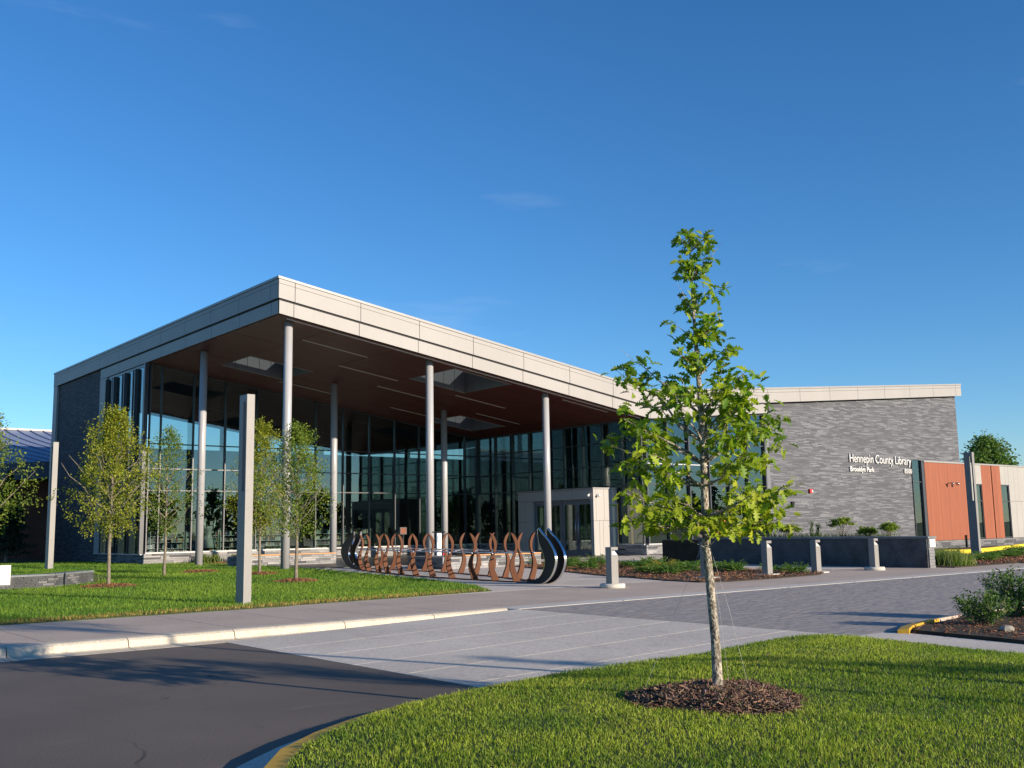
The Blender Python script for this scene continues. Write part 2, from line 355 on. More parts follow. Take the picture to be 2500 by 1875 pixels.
# paver crossing
pav = sheet('paver_crossing', [(13.36,1.5),(62,1.5),(62,16.18),(13.36,16.18)], -.6, -.006, 'paver_bed')
PL, PW = .30, .10
V = []; T = []; C_ = []; k = 0
for j, y in enumerate(np.arange(3.0, 16.05, PW)):
    off = (.25+.5*(j % 2)+.15*math.sin(j*3.1))*PL
    for x in [13.372]+list(np.arange(13.372+off, 40, PL)):
        if y < 8.5: continue
        xe = min((x+PL if x > 13.373 else 13.372+off)-.0015, 40); z = rng.normal(0, .0004); tilt = rng.normal(0,.0004)
        b = len(V); y1 = min(y+PW-.002, 16.17)
        V += [(x,y,z-.03),(xe,y,z-.03),(xe,y1,z-.03),(x,y1,z-.03),(x+.001,y+.001,z),(xe-.001,y+.001,z+tilt),(xe-.001,y1-.001,z+tilt),(x+.001,y1-.001,z)]
        for q in ((4,5,6),(4,6,7),(0,1,5),(0,5,4),(1,2,6),(1,6,5),(3,0,4),(3,4,7)): T.append(tuple(i+b for i in q))
        u = rng.random(); c0 = np.array((.275,.25,.235))*(.90+.20*u) + np.array((.03,.015,0))*(rng.random() < .2)
        C_ += [c0]*8
pv = fast_mesh('pavers', np.array(V), np.array(T), 'paver', np.array(C_), pav, True); pv['kind'] = 'stuff'

# kerb on the library side: raised on the left, sinking flush to the right
kerb = tag(bpy.data.objects.new('kerb', None), 'cream concrete kerb along the library sidewalk', None, None, 'structure'); COL.objects.link(kerb)
ke = [-30,-20,-12,-6,-2.5,-.1,1.9,3.95,5.70,7.45,9.55,11.5,13.34]
for xa, xb in zip(ke[:-1], ke[1:]):
    prof = [(16.12,-.5),(16.12,-.150),(16.40,-.138),(16.44,-.125),(16.475,-.03),(16.52,-.004),(16.56,.006),(16.795,.006),(16.795,-.5)]
    xa += .008; xb -= .008; n = len(prof)
    MB().add([(xa,y,z) for y,z in prof]+[(xb,y,z) for y,z in prof], [tuple(range(n)), tuple(range(2*n-1,n-1,-1))]+[(i,n+i,n+(i+1)%n,(i+1)%n) for i in range(n)]).build('kerb_segment', 'kerb_cream', kerb)
for i, xa in enumerate(np.arange(13.34, 62, 3.0)):
    piece('flush_kerb', xa+.006, xa+2.994, 16.19, 16.795, -.4, .004, 'kerb_grey', kerb)
# sidewalk slabs
walk = sheet('sidewalk', [(-40,16.81),(62,16.81),(62,21.0),(-40,21.0)], -.5, -.03, 'dark_gap')
x = -33.4
while x < 61:
    y1 = 20.78 if x < 10 else 21.1
    piece('slab', x+.006, x+1.514, 16.805, y1, -.2, .0, 'concrete_walk', walk); x += 1.52
# plaza
plaza = sheet('plaza', [(8,21.0),(46,21.0),(46,56),(8,56)], -.5, -.05, 'dark_gap')
for i in range(12):
    for j in range(12):
        xa = 9.4+i*3.05; ya = 21.11+j*2.88
        if xa > 32 and ya < 26 and xa < 34: pass
        piece('slab', xa+.006, xa+3.044, ya+.006, ya+2.874, -.2, .0, 'concrete', plaza)

# library lawn
LAWN = [(-45,20.82),(10,20.82),(14,21.12),(16.75,21.35),(17.9,23.5),(19.2,27.7),(20.4,33.3),(21.7,40),(22.5,46),(22.6,52.3),(21.6,55.6),(19.85,55.6),(19.85,74.5),(19.85,100),(-60,100)]
def wall_y(x): return np.where(x < 9.6, 34.5+(x-9.6)*.16, 34.5+(x-9.6)*1.1)
def lawn_h(x, y):
    d = y - wall_y(x) - .35
    return .36*sm(d/.25)*(1-sm((y-46)/14))*(1-sm((x-11.1)/2.2))*sm((x+8)/8)
lawn = sheet('library_lawn', LAWN, -.5, .012, 'lawn_soil')
gx, gy = np.meshgrid(np.arange(-8,15,.3), np.arange(31,62,.3)); gz_ = lawn_h(gx, gy) - .005
nx, ny = gx.shape[1], gx.shape[0]; V = np.stack([gx,gy,gz_], -1).reshape(-1,3)
idx = np.arange(nx*ny).reshape(ny,nx); a,b,c,d = idx[:-1,:-1].ravel(), idx[:-1,1:].ravel(), idx[1:,1:].ravel(), idx[1:,:-1].ravel()
fast_mesh('lawn_mound', V, np.vstack([np.stack([a,b,c],1), np.stack([a,c,d],1)]), 'lawn_soil', None, lawn)

# foreground island lawn
ISL = [(2.3,-9),(2.3,3.0),(2.7,5.0),(3.25,6.45),(3.82,7.2),(4.3,7.58),(4.8,7.88),(5.4,8.16),(6.6,8.46),(8.2,8.72),(10.3,8.80),(12.2,9.10),(12.75,9.10),(13.0,8.9),(13.15,8.3),(13.1,7.8),(12.7,5.7),(11.9,2.6),(9,-9)]
OAK = (7.22, 6.02)
def isl_h(x, y): 
    d = edge_dist(x, y, ISL); ins = in_poly(x, y, ISL)
    return np.where(ins, .015+.075*sm(d/1.6)+.02*(vnoise(x,y,1.7,3)-.5), -.34)
isl = sheet('island_lawn', ISL, -.5, .0, 'lawn_soil')
gx, gy = np.meshgrid(np.arange(2,13.5,.12), np.arange(-9,9.4,.12)); gz_ = isl_h(gx.ravel(), gy.ravel())-.004
nx, ny = gx.shape[1], gx.shape[0]; V = np.stack([gx.ravel(),gy.ravel(),gz_], -1)
idx = np.arange(nx*ny).reshape(ny,nx); a,b,c,d = idx[:-1,:-1].ravel(), idx[:-1,1:].ravel(), idx[1:,1:].ravel(), idx[1:,:-1].ravel()
fast_mesh('lawn_crown', V, np.vstack([np.stack([a,b,c],1), np.stack([a,c,d],1)]), 'lawn_soil', None, isl)
# island kerb: gutter pan and yellow painted kerb on the road side
ik = tag(bpy.data.objects.new('island_kerb', None), 'yellow painted kerb round the island lawn', None, None, 'structure'); COL.objects.link(ik)
edge = [Vector((*p,0)) for p in ISL[1:13]]
fine = []
for p, q in zip(edge[:-1], edge[1:]):
    n = max(2, int((q-p).length/.25)); fine += [p.lerp(q, i/n) for i in range(n)]
fine.append(edge[-1])
def offs(pts, d):
    out = []
    for i, p in enumerate(pts):
        tn = (pts[min(i+1,len(pts)-1)]-pts[max(i-1,0)]).normalized(); out.append(p+Vector((-tn.y,tn.x,0))*d)
    return out
def strip(name, m, pin, pout, z0, z1, parent, dz=0.):
    b = MB()
    for i in range(len(pin)-1):
        A,B,C2,D = pout[i],pout[i+1],pin[i+1],pin[i]
        b.hexa([(A.x,A.y,z0),(B.x,B.y,z0),(C2.x,C2.y,z0),(D.x,D.y,z0),(A.x,A.y,z1-dz),(B.x,B.y,z1-dz),(C2.x,C2.y,z1),(D.x,D.y,z1)])
    return b.build(name, m, parent)
o1 = offs(fine, .005); o2 = offs(fine, .17); o3 = offs(fine, .50)
nf = len(fine); cut = int(nf*.56)
for s0 in range(0, cut, 8):
    strip('kerb_segment', 'yellow_paint', o1[s0:s0+9], o2[s0:s0+9], -.4, .0, ik, .012)
    strip('gutter', 'kerb_grey', o2[s0:s0+9], o3[s0:s0+9], -.4, -.128, ik, .014)

# concrete walk right of the island and the shrub bed beyond it
rw = sheet('island_walk', [(13.2,8.52),(13.1,7.8),(12.7,5.7),(11.9,2.6),(11.2,.2),(12.4,.2),(13.0,3.0),(13.80,6.4),(14.10,8.05),(14.0,8.52)], -.4, .004, 'concrete_ramp')
RB = [(14.16,8.1),(13.84,6.4),(13.05,3.0),(12.5,.2),(26,.2),(27,8.5),(16.6,8.62),(15.0,8.42),(14.5,8.3)]
sheet('shrub_bed', RB, -.4, .05, 'soil')
yk = [Vector((14.02,8.12,0)),Vector((14.5,8.34,0)),Vector((15.0,8.47,0)),Vector((15.8,8.62,0)),Vector((16.6,8.70,0)),Vector((18,8.74,0)),Vector((21,8.76,0)),Vector((27,8.76,0))]
rk = tag(bpy.data.objects.new('bed_kerb', None), 'yellow painted kerb at the tip of the shrub bed', None, None, 'structure'); COL.objects.link(rk)
yo = offs(yk, .16)
for i in range(len(yk)-1):
    strip('kerb_segment', 'yellow_paint' if i < 3 else 'concrete_walk', yk[i:i+2], yo[i:i+2], -.3, .075, rk, .02)

# juniper bed by the bollards
JB = [(28.6,35.5),(27.0,31.5),(25.6,28.4),(24.3,25.2),(23.6,22.9),(23.0,21.0),(22.8,19.5),(23.6,19.05),(25.5,19.0),(28.2,19.25),(29.4,19.9),(29.9,22.4),(30.8,26.5),(32.6,30.3),(33.4,35),(32.4,37)]
sheet('juniper_bed', JB, -.3, .03, 'soil')
# bed right of the planter wall and the dropping ground towards the drive lane
def right_h(x, y): return -.42*sm((x-44)/22)
BR = [(34.85,19.35),(37.3,18.55),(40,18.1),(62,17.9),(62,17.0),(130,17.0),(130,70),(79.2,70),(79.2,40.0),(43,40.0),(37.5,38),(36.6,30),(34.9,27)]
gx, gy = np.meshgrid(np.arange(34.9,132,1.2), np.arange(17.6,72,1.2)); gz_ = right_h(gx,gy)+.03
nx, ny = gx.shape[1], gx.shape[0]; V = np.stack([gx,gy,gz_], -1).reshape(-1,3)
idx = np.arange(nx*ny).reshape(ny,nx); a,b,c,d = idx[:-1,:-1].ravel(), idx[:-1,1:].ravel(), idx[1:,1:].ravel(), idx[1:,:-1].ravel()
q4 = np.stack([a,b,c,d],1); cx = V[q4].mean(1); keep = in_poly(cx[:,0], cx[:,1], BR) & ~((cx[:,0]<43)&(cx[:,1]>33)); a,b,c,d = q4[keep].T
tag(fast_mesh('sloping_bed_ground', V, np.vstack([np.stack([a,b,c],1), np.stack([a,c,d],1)]), 'soil'), kind='structure')
box('bed_edge_soil', 34.85, 60, 18.3, 20.4, -.3, .035, 'soil')['kind'] = 'structure'
# drive lane with yellow kerb in front of the annex
LN = lambda x: 32.4+(x-65.5)*.2576
lane = MB()
xs = np.arange(52,131,2.0)
for i in range(len(xs)-1):
    x0,x1 = xs[i],xs[i+1]
    P = [(x0,LN(x0)-7),(x1,LN(x1)-7),(x1,LN(x1)),(x0,LN(x0))]
    lane.add([(x,y,float(right_h(x,y))+.06-.02) for x,y in P], [(0,1,2,3)])
tag(lane.build('drive_lane', 'asphalt'), kind='structure')
dk = tag(bpy.data.objects.new('drive_kerb', None), 'bright yellow kerb along the drive lane', None, None, 'structure'); COL.objects.link(dk)
for i, x0 in enumerate(np.arange(56,126,6.0)):
    x1 = x0+5.97; b = MB(); h0 = float(right_h(x0,0)); h1 = float(right_h(x1,0))
    b.hexa([(x0,LN(x0),h0-.2),(x1,LN(x1),h1-.2),(x1,LN(x1)+.35,h1-.2),(x0,LN(x0)+.35,h0-.2),(x0,LN(x0)+.03,h0+.26),(x1,LN(x1)+.03,h1+.26),(x1,LN(x1)+.35,h1+.27),(x0,LN(x0)+.35,h0+.27)])
    b.build('kerb_segment', 'road_yellow', dk)

# ================================================================== LIBRARY
VAL = 43.1
def T(x): return 12.68-.1425*(x-19.8) if x <= VAL else 9.36+.0868*(x-VAL)
def S(x): return T(x)-1.63
lib = thing('library_building', 'glass and stone library with tall sloping entrance canopy on grey columns', 'building', (0,0,0))
def sub(x0, x1):    # split an x range at the valley
    return [(x0,x1)] if not (x0 < VAL < x1) else [(x0,VAL),(VAL,x1)]
# --- front fascia
ff = bpy.data.objects.new('front_fascia', None)
ff = slope_box('front_fascia', 19.87, VAL, lambda x: T(x)-1.60, lambda x: T(x)-.05, 40.07, 40.28, 'dark_gap', lib)
slope_box('fascia_backing', VAL, 54.2, lambda x: T(x)-1.60, lambda x: T(x)-.05, 40.07, 40.28, 'dark_gap', ff)
slope_box('fascia_backing', 54.2, 79.2, lambda x: T(x)-.93, lambda x: T(x)-.05, 40.07, 40.28, 'dark_gap', ff)
uj = [19.8,20.59,23.92,27.16,30.39,33.65,36.85,40.1,VAL,47.09,50.57,54.05,57.54,60.99,64.43,67.93,71.41,74.9,78.38,79.25]
for xa, xb in zip(uj[:-1], uj[1:]):
    slope_box('panel', xa+.014, xb-.014, lambda x: T(x)-.97, lambda x: T(x)-.325, 40.0, 40.075, 'panel', ff)
    slope_box('panel', xa+.014, xb-.014, lambda x: T(x)-.310, lambda x: T(x)-.125, 40.0, 40.075, 'panel', ff)
    slope_box('coping', xa+(0 if xa>19.9 else -.03), xb-(.004 if xb<79 else -.03), lambda x: T(x)-.11, lambda x: T(x), 39.965, 40.45, 'coping', ff)
lj = [19.86,20.57,23.88,27.13,30.36,33.62,36.82,40.07,VAL,47.6,51.14,54.0]
for xa, xb in zip(lj[:-1], lj[1:]):
    slope_box('panel', xa+.014, xb-.014, lambda x: T(x)-1.64, lambda x: T(x)-1.06, 40.06, 40.13, 'panel', ff)
slope_box('soffit_trim', 20.45, VAL-.3, lambda x: S(x)-.05, lambda x: S(x)+.03, 40.50, 40.55, 'white_paint', ff)
# --- left fascia
lf = box('side_fascia', 19.87, 20.1, 40.28, 63.92, T(19.8)-1.6, T(19.8)-.05, 'dark_gap', lib)
box('fascia_backing', 19.87, 20.1, 63.925, 73.68, T(19.8)-.97, T(19.8)-.05, 'dark_gap', lf)
zt = T(19.8)
yj = [40.0,40.8,44.05,47.27,50.5,53.85,57.15,60.5,63.92,67.2,70.5,73.7]
for i, (ya, yb) in enumerate(zip(yj[:-1], yj[1:])):
    y0 = ya+.014 if i else 40.08
    box('panel', 19.8, 19.875, y0, yb-.014, zt-.97, zt-.325, 'panel', lf)
    box('panel', 19.8, 19.875, y0, yb-.014, zt-.310, zt-.125, 'panel', lf)
    box('coping', 19.765, 20.25, ya if i else 40.46, yb-.004, zt-.11, zt, 'coping', lf)
    if yb < 64: box('panel', 19.86, 19.93, ya+.014 if i else 40.14, yb-.014, zt-1.64, zt-1.06, 'panel', lf)
# --- roof deck and soffit with three skylight wells
bays = [19.98,22.63,26.25,29.98,33.66,37.33,40.85,42.85]
wells = {1:(48.9,52.35), 3:(41.1,45.1), 5:(50.6,54.0)}
deck = MB()
def deck_add(x0,x1,y0,y1):
    for a_, b_ in sub(x0,x1):
        deck.hexa([(a_,y0,S(a_)+.07),(b_,y0,S(b_)+.07),(b_,y1,S(b_)+.07),(a_,y1,S(a_)+.07),(a_,y0,T(a_)-.32),(b_,y0,T(b_)-.32),(b_,y1,T(b_)-.32),(a_,y1,T(a_)-.32)])
soff = slope_box('soffit', 20.0, 42.8, lambda x: S(x)+.045, lambda x: S(x)+.055, 40.29, 40.5, 'soffit_wood', lib)
for k, (xa, xb) in enumerate(zip(bays[:-1], bays[1:])):
    segs = [(40.30,wells[k][0]),(wells[k][1],55.93)] if k in wells else [(40.30,45.1),(45.1,50.6),(50.6,55.93)]
    for ya, yb in segs:
        slope_box('soffit_panel', xa+.012, xb-.012, S, lambda x: S(x)+.04, ya+.012, yb-.012, 'soffit_wood', soff)
        deck_add(xa, xb, ya, yb)
    if k in wells:
        ya, yb = wells[k]; n = 5
        wf = slope_box('skylight_well', xa+.0, xb-.0, lambda x: T(x)-.34, lambda x: T(x)-.30, ya-.12, ya-.01, 'coping', lib)
        slope_box('pane', xa, xb, lambda x: T(x)-.325, lambda x: T(x)-.305, ya+.0, yb-.0, 'glass_roof', wf)
        for i in range(n):
            p0, p1 = ya+(yb-ya)*i/n, ya+(yb-ya)*(i+1)/n
            for xx in (xa+.005, xb-.045): slope_box('panel', xx, xx+.04, S, lambda x: T(x)-.33, p0+.012, p1-.012, 'well_panel', wf)
            q0, q1 = xa+.05+(xb-xa-.1)*i/n, xa+.05+(xb-xa-.1)*(i+1)/n
            for yy in (ya+.005, yb-.045): slope_box('panel', q0+.012, q1-.012, S, lambda x: T(x)-.33, yy, yy+.04, 'well_panel', wf)
        for (p,q,r_,s_) in ((xa-.02,xb+.02,ya-.06,ya+.004),(xa-.02,xb+.02,yb-.004,yb+.06)): slope_box('well_trim', p, q, lambda x: S(x)-.012, lambda x: S(x)+.01, r_, s_, 'alu_bright', wf)
deck_add(20.12, 42.8, 55.95, 73.2); deck_add(42.8, 54.25, 40.3, 73.2); deck_add(54.25, 78.9, 40.78, 73.2)
deck.build('roof_deck', 'roofing', lib)
for y, xa, xb in ((43.25,22.7,26.25),(46.2,26.35,29.95),(48.45,30.05,33.6),(46.1,33.72,37.28),(52.95,26.35,29.95),(52.8,33.7,37.28),(49.0,37.38,40.8),(41.2,37.38,40.8)):
    slope_box('strip_light', xa, xb, lambda x: S(x)-.015, lambda x: S(x)+.005, y-.05, y+.05, 'lamp_lens', lib)
# --- columns
for x in (20.8,28.42,35.95):
    for y in (41.0,50.35):
        c = MB().lathe([(.19,0),(.19,S(x)-.12),(.175,S(x)-.115),(.175,S(x)+.05)], 28, (x,y)).build('column', 'column_paint', lib, True)
        MB().lathe([(.21,.0),(.21,.02)], 28, (x,y)).build('base_plate', 'galv', c)
# --- curtain walls
TR = (3.98, 5.18, 6.55)
def cw_x(name, xs, y, zb, ztop, mdepth=.10, edge=.03, bright=()):
    root = slope_box(name, xs[0], xs[-1], lambda x: ztop(x)-.10, lambda x: ztop(x)+.03, y-.06, y+.06, 'alu', lib)
    piece('sill', xs[0]-.02, xs[-1]+.02, y-.12, y+.08, zb-.05, zb+.02, 'alu_bright', root)
    for x in xs:
        slope_box('mullion', x-edge, x+edge, lambda q: zb+.021, lambda q: ztop(x)-.101, y-mdepth-.03, y+.07, 'alu', root)
    for xa, xb in zip(xs[:-1], xs[1:]):
        lv = [zb+.03]+[z for z in TR if z < min(ztop(xa),ztop(xb))-.4]
        for i, z in enumerate(lv):
            if i: piece('transom', xa+edge+.002, xb-edge-.002, y-.07, y+.05, z-.03, z+.03, 'alu_bright' if z in bright else 'alu', root)
            if i < len(lv)-1: o = box('pane', xa+edge+.004, xb-edge-.004, y-.012, y+.012, z+.032, lv[i+1]-.032, 'glass', root)
            else: o = slope_box('pane', xa+edge+.004, xb-edge-.004, lambda q: z+.032, lambda q: ztop(q)-.104, y-.012, y+.012, 'glass', root)
    return root
AX = [20.10,20.74,22.60,24.50,26.45,28.40,30.33,32.24,34.13,36.03,37.93,39.81,41.68,42.66]
cw_x('curtain_wall_back', AX, 56.0, .62, S)
CX = [42.90,44.70,46.55,48.35,50.20,52.05,53.85]
cw_x('curtain_wall_wing', CX, 40.42, .62, lambda x: T(x)-1.66, .13, .05, (5.18,))
box('jamb_pier', 53.92, 54.30, 40.30, 40.80, .0, T(54.1)-1.66, 'door_metal', lib)
BY = [40.50,42.05,43.72,45.40,47.10,48.76,50.45,52.15,53.98,55.85]
zS = S(42.8)
cwb = box('curtain_wall_side', 42.74, 42.86, BY[0], BY[-1], zS-.10, zS+.03, 'alu', lib)
piece('sill', 42.68, 42.88, 40.5, 55.9, .57, .64, 'alu_bright', cwb)
for y in BY: box('mullion', 42.67, 42.87, y-.03, y+.03, .641, zS-.101, 'alu', cwb)
for ya, yb in zip(BY[:-1], BY[1:]):
    lv = [.65]+list(TR)
    for i, z in enumerate(lv):
        if i: piece('transom', 42.73, 42.85, ya+.032, yb-.032, z-.03, z+.03, 'alu', cwb)
        box('pane', 42.788, 42.812, ya+.034, yb-.034, z+.032, (lv[i+1]-.032 if i < len(lv)-1 else zS-.104), 'glass', cwb)
# --- stone plinths built stone by stone
SM = ['stone_light','stone_light','stone_mid','stone_pale','stone_light','stone_dark']
def stones_x(parent, x0, x1, yf, z0, z1, n, ln=(.45,1.3), depth=.22, mats=SM, name='stone', g=.008):
    h = (z1-z0)/n
    for r_ in range(n):
        x = x0 - random.random()*ln[0]
        while x < x1:
            e = x+random.uniform(*ln); a_, b_ = max(x,x0), min(e,x1)
            if b_-a_ > .06: piece(name, a_+g/2, b_-g/2, yf+random.uniform(-.008,.012), yf+depth, z0+r_*h+g/2, z0+(r_+1)*h-g/2, random.choice(mats), parent)
            x = e
def stones_y(parent, y0, y1, xf, z0, z1, n, ln=(.45,1.3), depth=.22, mats=SM, name='stone', g=.008):
    h = (z1-z0)/n
    for r_ in range(n):
        y = y0 - random.random()*ln[0]
        while y < y1:
            e = y+random.uniform(*ln); a_, b_ = max(y,y0), min(e,y1)
            if b_-a_ > .06: piece(name, xf+random.uniform(-.008,.012), xf+depth, a_+g/2, b_-g/2, z0+r_*h+g/2, z0+(r_+1)*h-g/2, random.choice(mats), parent)
            y = e
pa = box('plinth', 19.98, 42.7, 55.82, 56.05, -.3, .565, 'mortar', lib); stones_x(pa, 19.95, 42.6, 55.74, -.02, .56, 6)
pc = box('plinth', 42.75, 54.3, 40.32, 40.55, -.3, .565, 'mortar', lib); stones_x(pc, 42.72, 53.9, 40.25, -.02, .56, 6)
pb = box('plinth', 42.70, 42.90, 49.35, 55.74, -.3, .565, 'mortar', lib); stones_y(pb, 49.35, 55.7, 42.62, -.02, .56, 6, depth=.2)
pb2 = box('plinth', 42.70, 42.90, 40.36, 42.5, -.3, .565, 'mortar', lib); stones_y(pb2, 40.25, 42.5, 42.62, -.02, .56, 6, depth=.2)
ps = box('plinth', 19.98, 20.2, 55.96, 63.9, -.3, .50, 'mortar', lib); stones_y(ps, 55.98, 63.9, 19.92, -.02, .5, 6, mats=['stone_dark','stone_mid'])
# --- left facade
box('stone_wall', 19.95, 20.35, 63.95, 72.85, -.3, zt-.975, 'stone_fine_y', lib)
box('corner_post', 19.82, 20.35, 72.855, 73.7, -.3, zt-.975, 'panel', lib)
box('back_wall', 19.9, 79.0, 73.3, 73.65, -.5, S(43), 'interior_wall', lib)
box('pilaster', 19.86, 20.3, 62.72, 63.93, .50, zt-1.66, 'panel', lib)
sw = box('side_curtain_wall', 19.93, 20.05, 55.98, 62.7, zt-1.80, zt-1.66, 'alu', lib)
piece('sill', 19.85, 20.1, 56.0, 63.93, .50, .56, 'alu_bright', sw)
for ya, yb in ((61.75,62.63),(60.0,61.2),(58.2,59.35),(56.42,57.57)):
    box('fin', 19.78, 20.1, yb+.0, yb+.12, .56, zt-1.81, 'fin_dark', sw); box('fin', 19.84, 20.1, ya-.12, ya-.01, .56, zt-1.81, 'fin_dark', sw)
    for z0, z1 in ((.57,3.95),(4.01,6.52),(6.58,zt-1.82)):
        box('pane', 19.965, 19.99, ya, yb, z0, z1, 'glass', sw)
        if z1 < 10: piece('transom', 19.90, 20.05, ya, yb, z1, z1+.06, 'alu', sw)
box('corner_fin', 19.80, 20.02, 56.05, 56.28, .56, zt-1.67, 'fin_dark', sw)
# --- wing stone walls
MB().hexa([(54.3,40.38,-.6),(71.5,40.38,-.6),(71.5,40.75,-.6),(54.3,40.75,-.6),(54.3,40.38,T(54.3)-.95),(71.5,40.38,T(71.5)-.95),(71.5,40.75,T(71.5)-.95),(54.3,40.75,T(54.3)-.95)]).build('stone_wall', 'stone_x', lib)
MB().hexa([(71.502,40.38,6.22),(78.9,40.38,6.22),(78.9,40.75,6.22),(71.502,40.75,6.22),(71.502,40.38,T(71.5)-.95),(78.9,40.38,T(78.9)-.95),(78.9,40.75,T(78.9)-.95),(71.502,40.75,T(71.5)-.95)]).build('stone_wall', 'stone_x', lib)
box('end_wall', 78.55, 78.895, 40.76, 73.2, -.6, T(78.5)-.9, 'stone_y' , lib)
box('partition', 54.32, 54.6, 40.76, 73.2, -.3, S(54), 'interior_wall', lib)
# --- interior
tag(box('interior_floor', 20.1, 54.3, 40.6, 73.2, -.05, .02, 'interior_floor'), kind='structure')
slope_box('ceiling', 20.1, VAL-.3, lambda x: S(x)+.0, lambda x: S(x)+.05, 56.1, 73.2, 'interior_ceiling', lib)
slope_box('ceiling', VAL, 54.3, lambda x: S(x)+.0, lambda x: S(x)+.05, 40.6, 73.2, 'interior_ceiling', lib)
for x, y in ((27,62),(34,62),(41,62),(47,58),(47,50)): MB().lathe([(.2,.02),(.2,S(x))], 20, (x,y)).build('interior_column', 'interior_wall', lib, True)
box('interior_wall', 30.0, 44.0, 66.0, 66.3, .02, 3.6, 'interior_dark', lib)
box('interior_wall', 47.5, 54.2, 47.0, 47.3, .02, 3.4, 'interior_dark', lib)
# --- vestibule
ve = box('vestibule', 40.98, 42.66, 42.66, 49.22, 3.20, 3.78, 'vest_panel', lib)
box('roof_edge', 40.74, 42.70, 42.52, 49.34, 3.781, 3.86, 'coping', ve)
for xa, xb in zip([40.80,41.02,41.66,42.17,42.43],[41.02,41.66,42.17,42.43,42.72]): box('panel', xa+.008, xb-.008, 42.575, 42.655, 1.98, 3.77, 'panel_white', ve)
for xa, xb in zip([40.80,41.25,41.55,42.17,42.60],[41.25,41.55,42.17,42.60,42.72]): box('panel', xa+.008, xb-.008, 42.575, 42.655, .01, 1.965, 'panel_white', ve)
box('side_core', 40.90, 42.66, 42.657, 42.76, 0, 3.199, 'dark_gap', ve)
for ya, yb in ((42.66,44.3),(44.3,45.95),(45.95,47.6),(47.6,49.3)): box('panel', 40.80, 40.97, ya+.008, yb-.008, 3.22, 3.77, 'vest_panel', ve)
for za, zb in ((.01,1.96),(1.98,3.205)):
    for ya, yb in ((47.93,48.6),(48.6,49.3)): box('panel', 40.80, 40.97, ya+.008, yb-.008, za, zb, 'vest_panel', ve)
    box('panel', 40.80, 40.97, 42.66, 42.80, za, zb, 'vest_panel', ve)
box('far_side', 40.975, 42.66, 49.0, 49.2, 0, 3.199, 'vest_panel', ve)
for ya, yb in ((42.85,45.40),(45.50,47.90)):
    ym = (ya+yb)/2
    box('door_head', 40.95, 41.07, ya, yb, 3.08, 3.199, 'door_metal', ve); box('door_jamb', 40.95, 41.07, ya-.05, ya+.02, 0, 3.199, 'door_metal', ve); box('door_jamb', 40.95, 41.07, yb-.02, yb+.03, 0, 3.199, 'door_metal', ve)
    for p, q, hy in ((ya+.03,ym-.01,ym-.12),(ym+.01,yb-.03,ym+.12)):
        d = MB().box(40.98,41.04,p,p+.13,.02,3.07).box(40.98,41.04,q-.13,q,.02,3.07).box(40.981,41.039,p+.13,q-.13,.02,.30).box(40.981,41.039,p+.13,q-.13,2.92,3.07).build('door', 'door_metal', ve)
        box('pane', 41.0, 41.02, p+.132, q-.132, .302, 2.918, 'glass_clear', d)
        MB().tube([(40.92,hy,.55),(40.92,hy,2.45)], .018, 8).tube([(40.92,hy,.7),(40.98,hy,.7)], .012, 6).tube([(40.92,hy,2.3),(40.98,hy,2.3)], .012, 6).build('handle', 'steel', d, True)
def cctv(x, y, z, dx, dy):
    d = MB().lathe([(.03,.0),(.08,.03),(.085,.09),(.06,.12),(.02,.13)], 14, (0,0)).tube([(0,0,.1),(dx*.12,dy*.12,.16)], .025, 8).build('security_camera', 'white_paint', lib, True); d.location = (x,y,z); return d
cctv(41.10,42.40,3.32,0,1); cctv(40.62,42.8,3.34,1,0)
# --- wall fixtures and lettering
box('fire_strobe', 58.42, 58.72, 40.24, 40.38, 3.62, 3.88, 'red_paint', lib); box('strobe_lens', 58.58, 58.71, 40.21, 40.24, 3.68, 3.80, 'white_paint', lib)
box('outlet_box', 56.40, 56.66, 40.25, 40.38, 2.82, 3.05, 'black_metal', lib)
def letters(s, x0, x1, z, h, y, bold=0):
    cu = bpy.data.curves.new('t', 'FONT'); cu.body = s; cu.size = 1; cu.extrude = .05; cu.offset = bold
    to = bpy.data.objects.new('t', cu); COL.objects.link(to); bpy.context.view_layer.update()
    me = bpy.data.meshes.new_from_object(to.evaluated_get(bpy.context.evaluated_depsgraph_get())); bpy.data.objects.remove(to)
    n = len(me.vertices); co = np.empty(n*3, np.float32); me.vertices.foreach_get('co', co); co = co.reshape(-1,3)
    lo, hi = co[:,0].min(), co[:,0].max(); out = np.empty_like(co)
    out[:,0] = x0+(co[:,0]-lo)/(hi-lo)*(x1-x0); out[:,2] = z+co[:,1]*h/.70; out[:,1] = y-co[:,2]*.8
    me.vertices.foreach_set('co', out.ravel()); me.name = 'lettering'; me.materials.clear(); me.materials.append(MATS['white_paint'])
    o = link(bpy.data.objects.new('lettering', me), lib); o['label'] = 'white raised letters reading '+s; return o
letters('Hennepin County Library', 63.35, 71.40, 5.82, .60, 40.31, -.004); letters('Brooklyn', 63.35, 65.24, 5.18, .34, 40.31, .012); letters('Park', 65.42, 66.35, 5.18, .34, 40.31, .012); letters('8500', 70.42, 71.42, 5.18, .34, 40.31, 0)

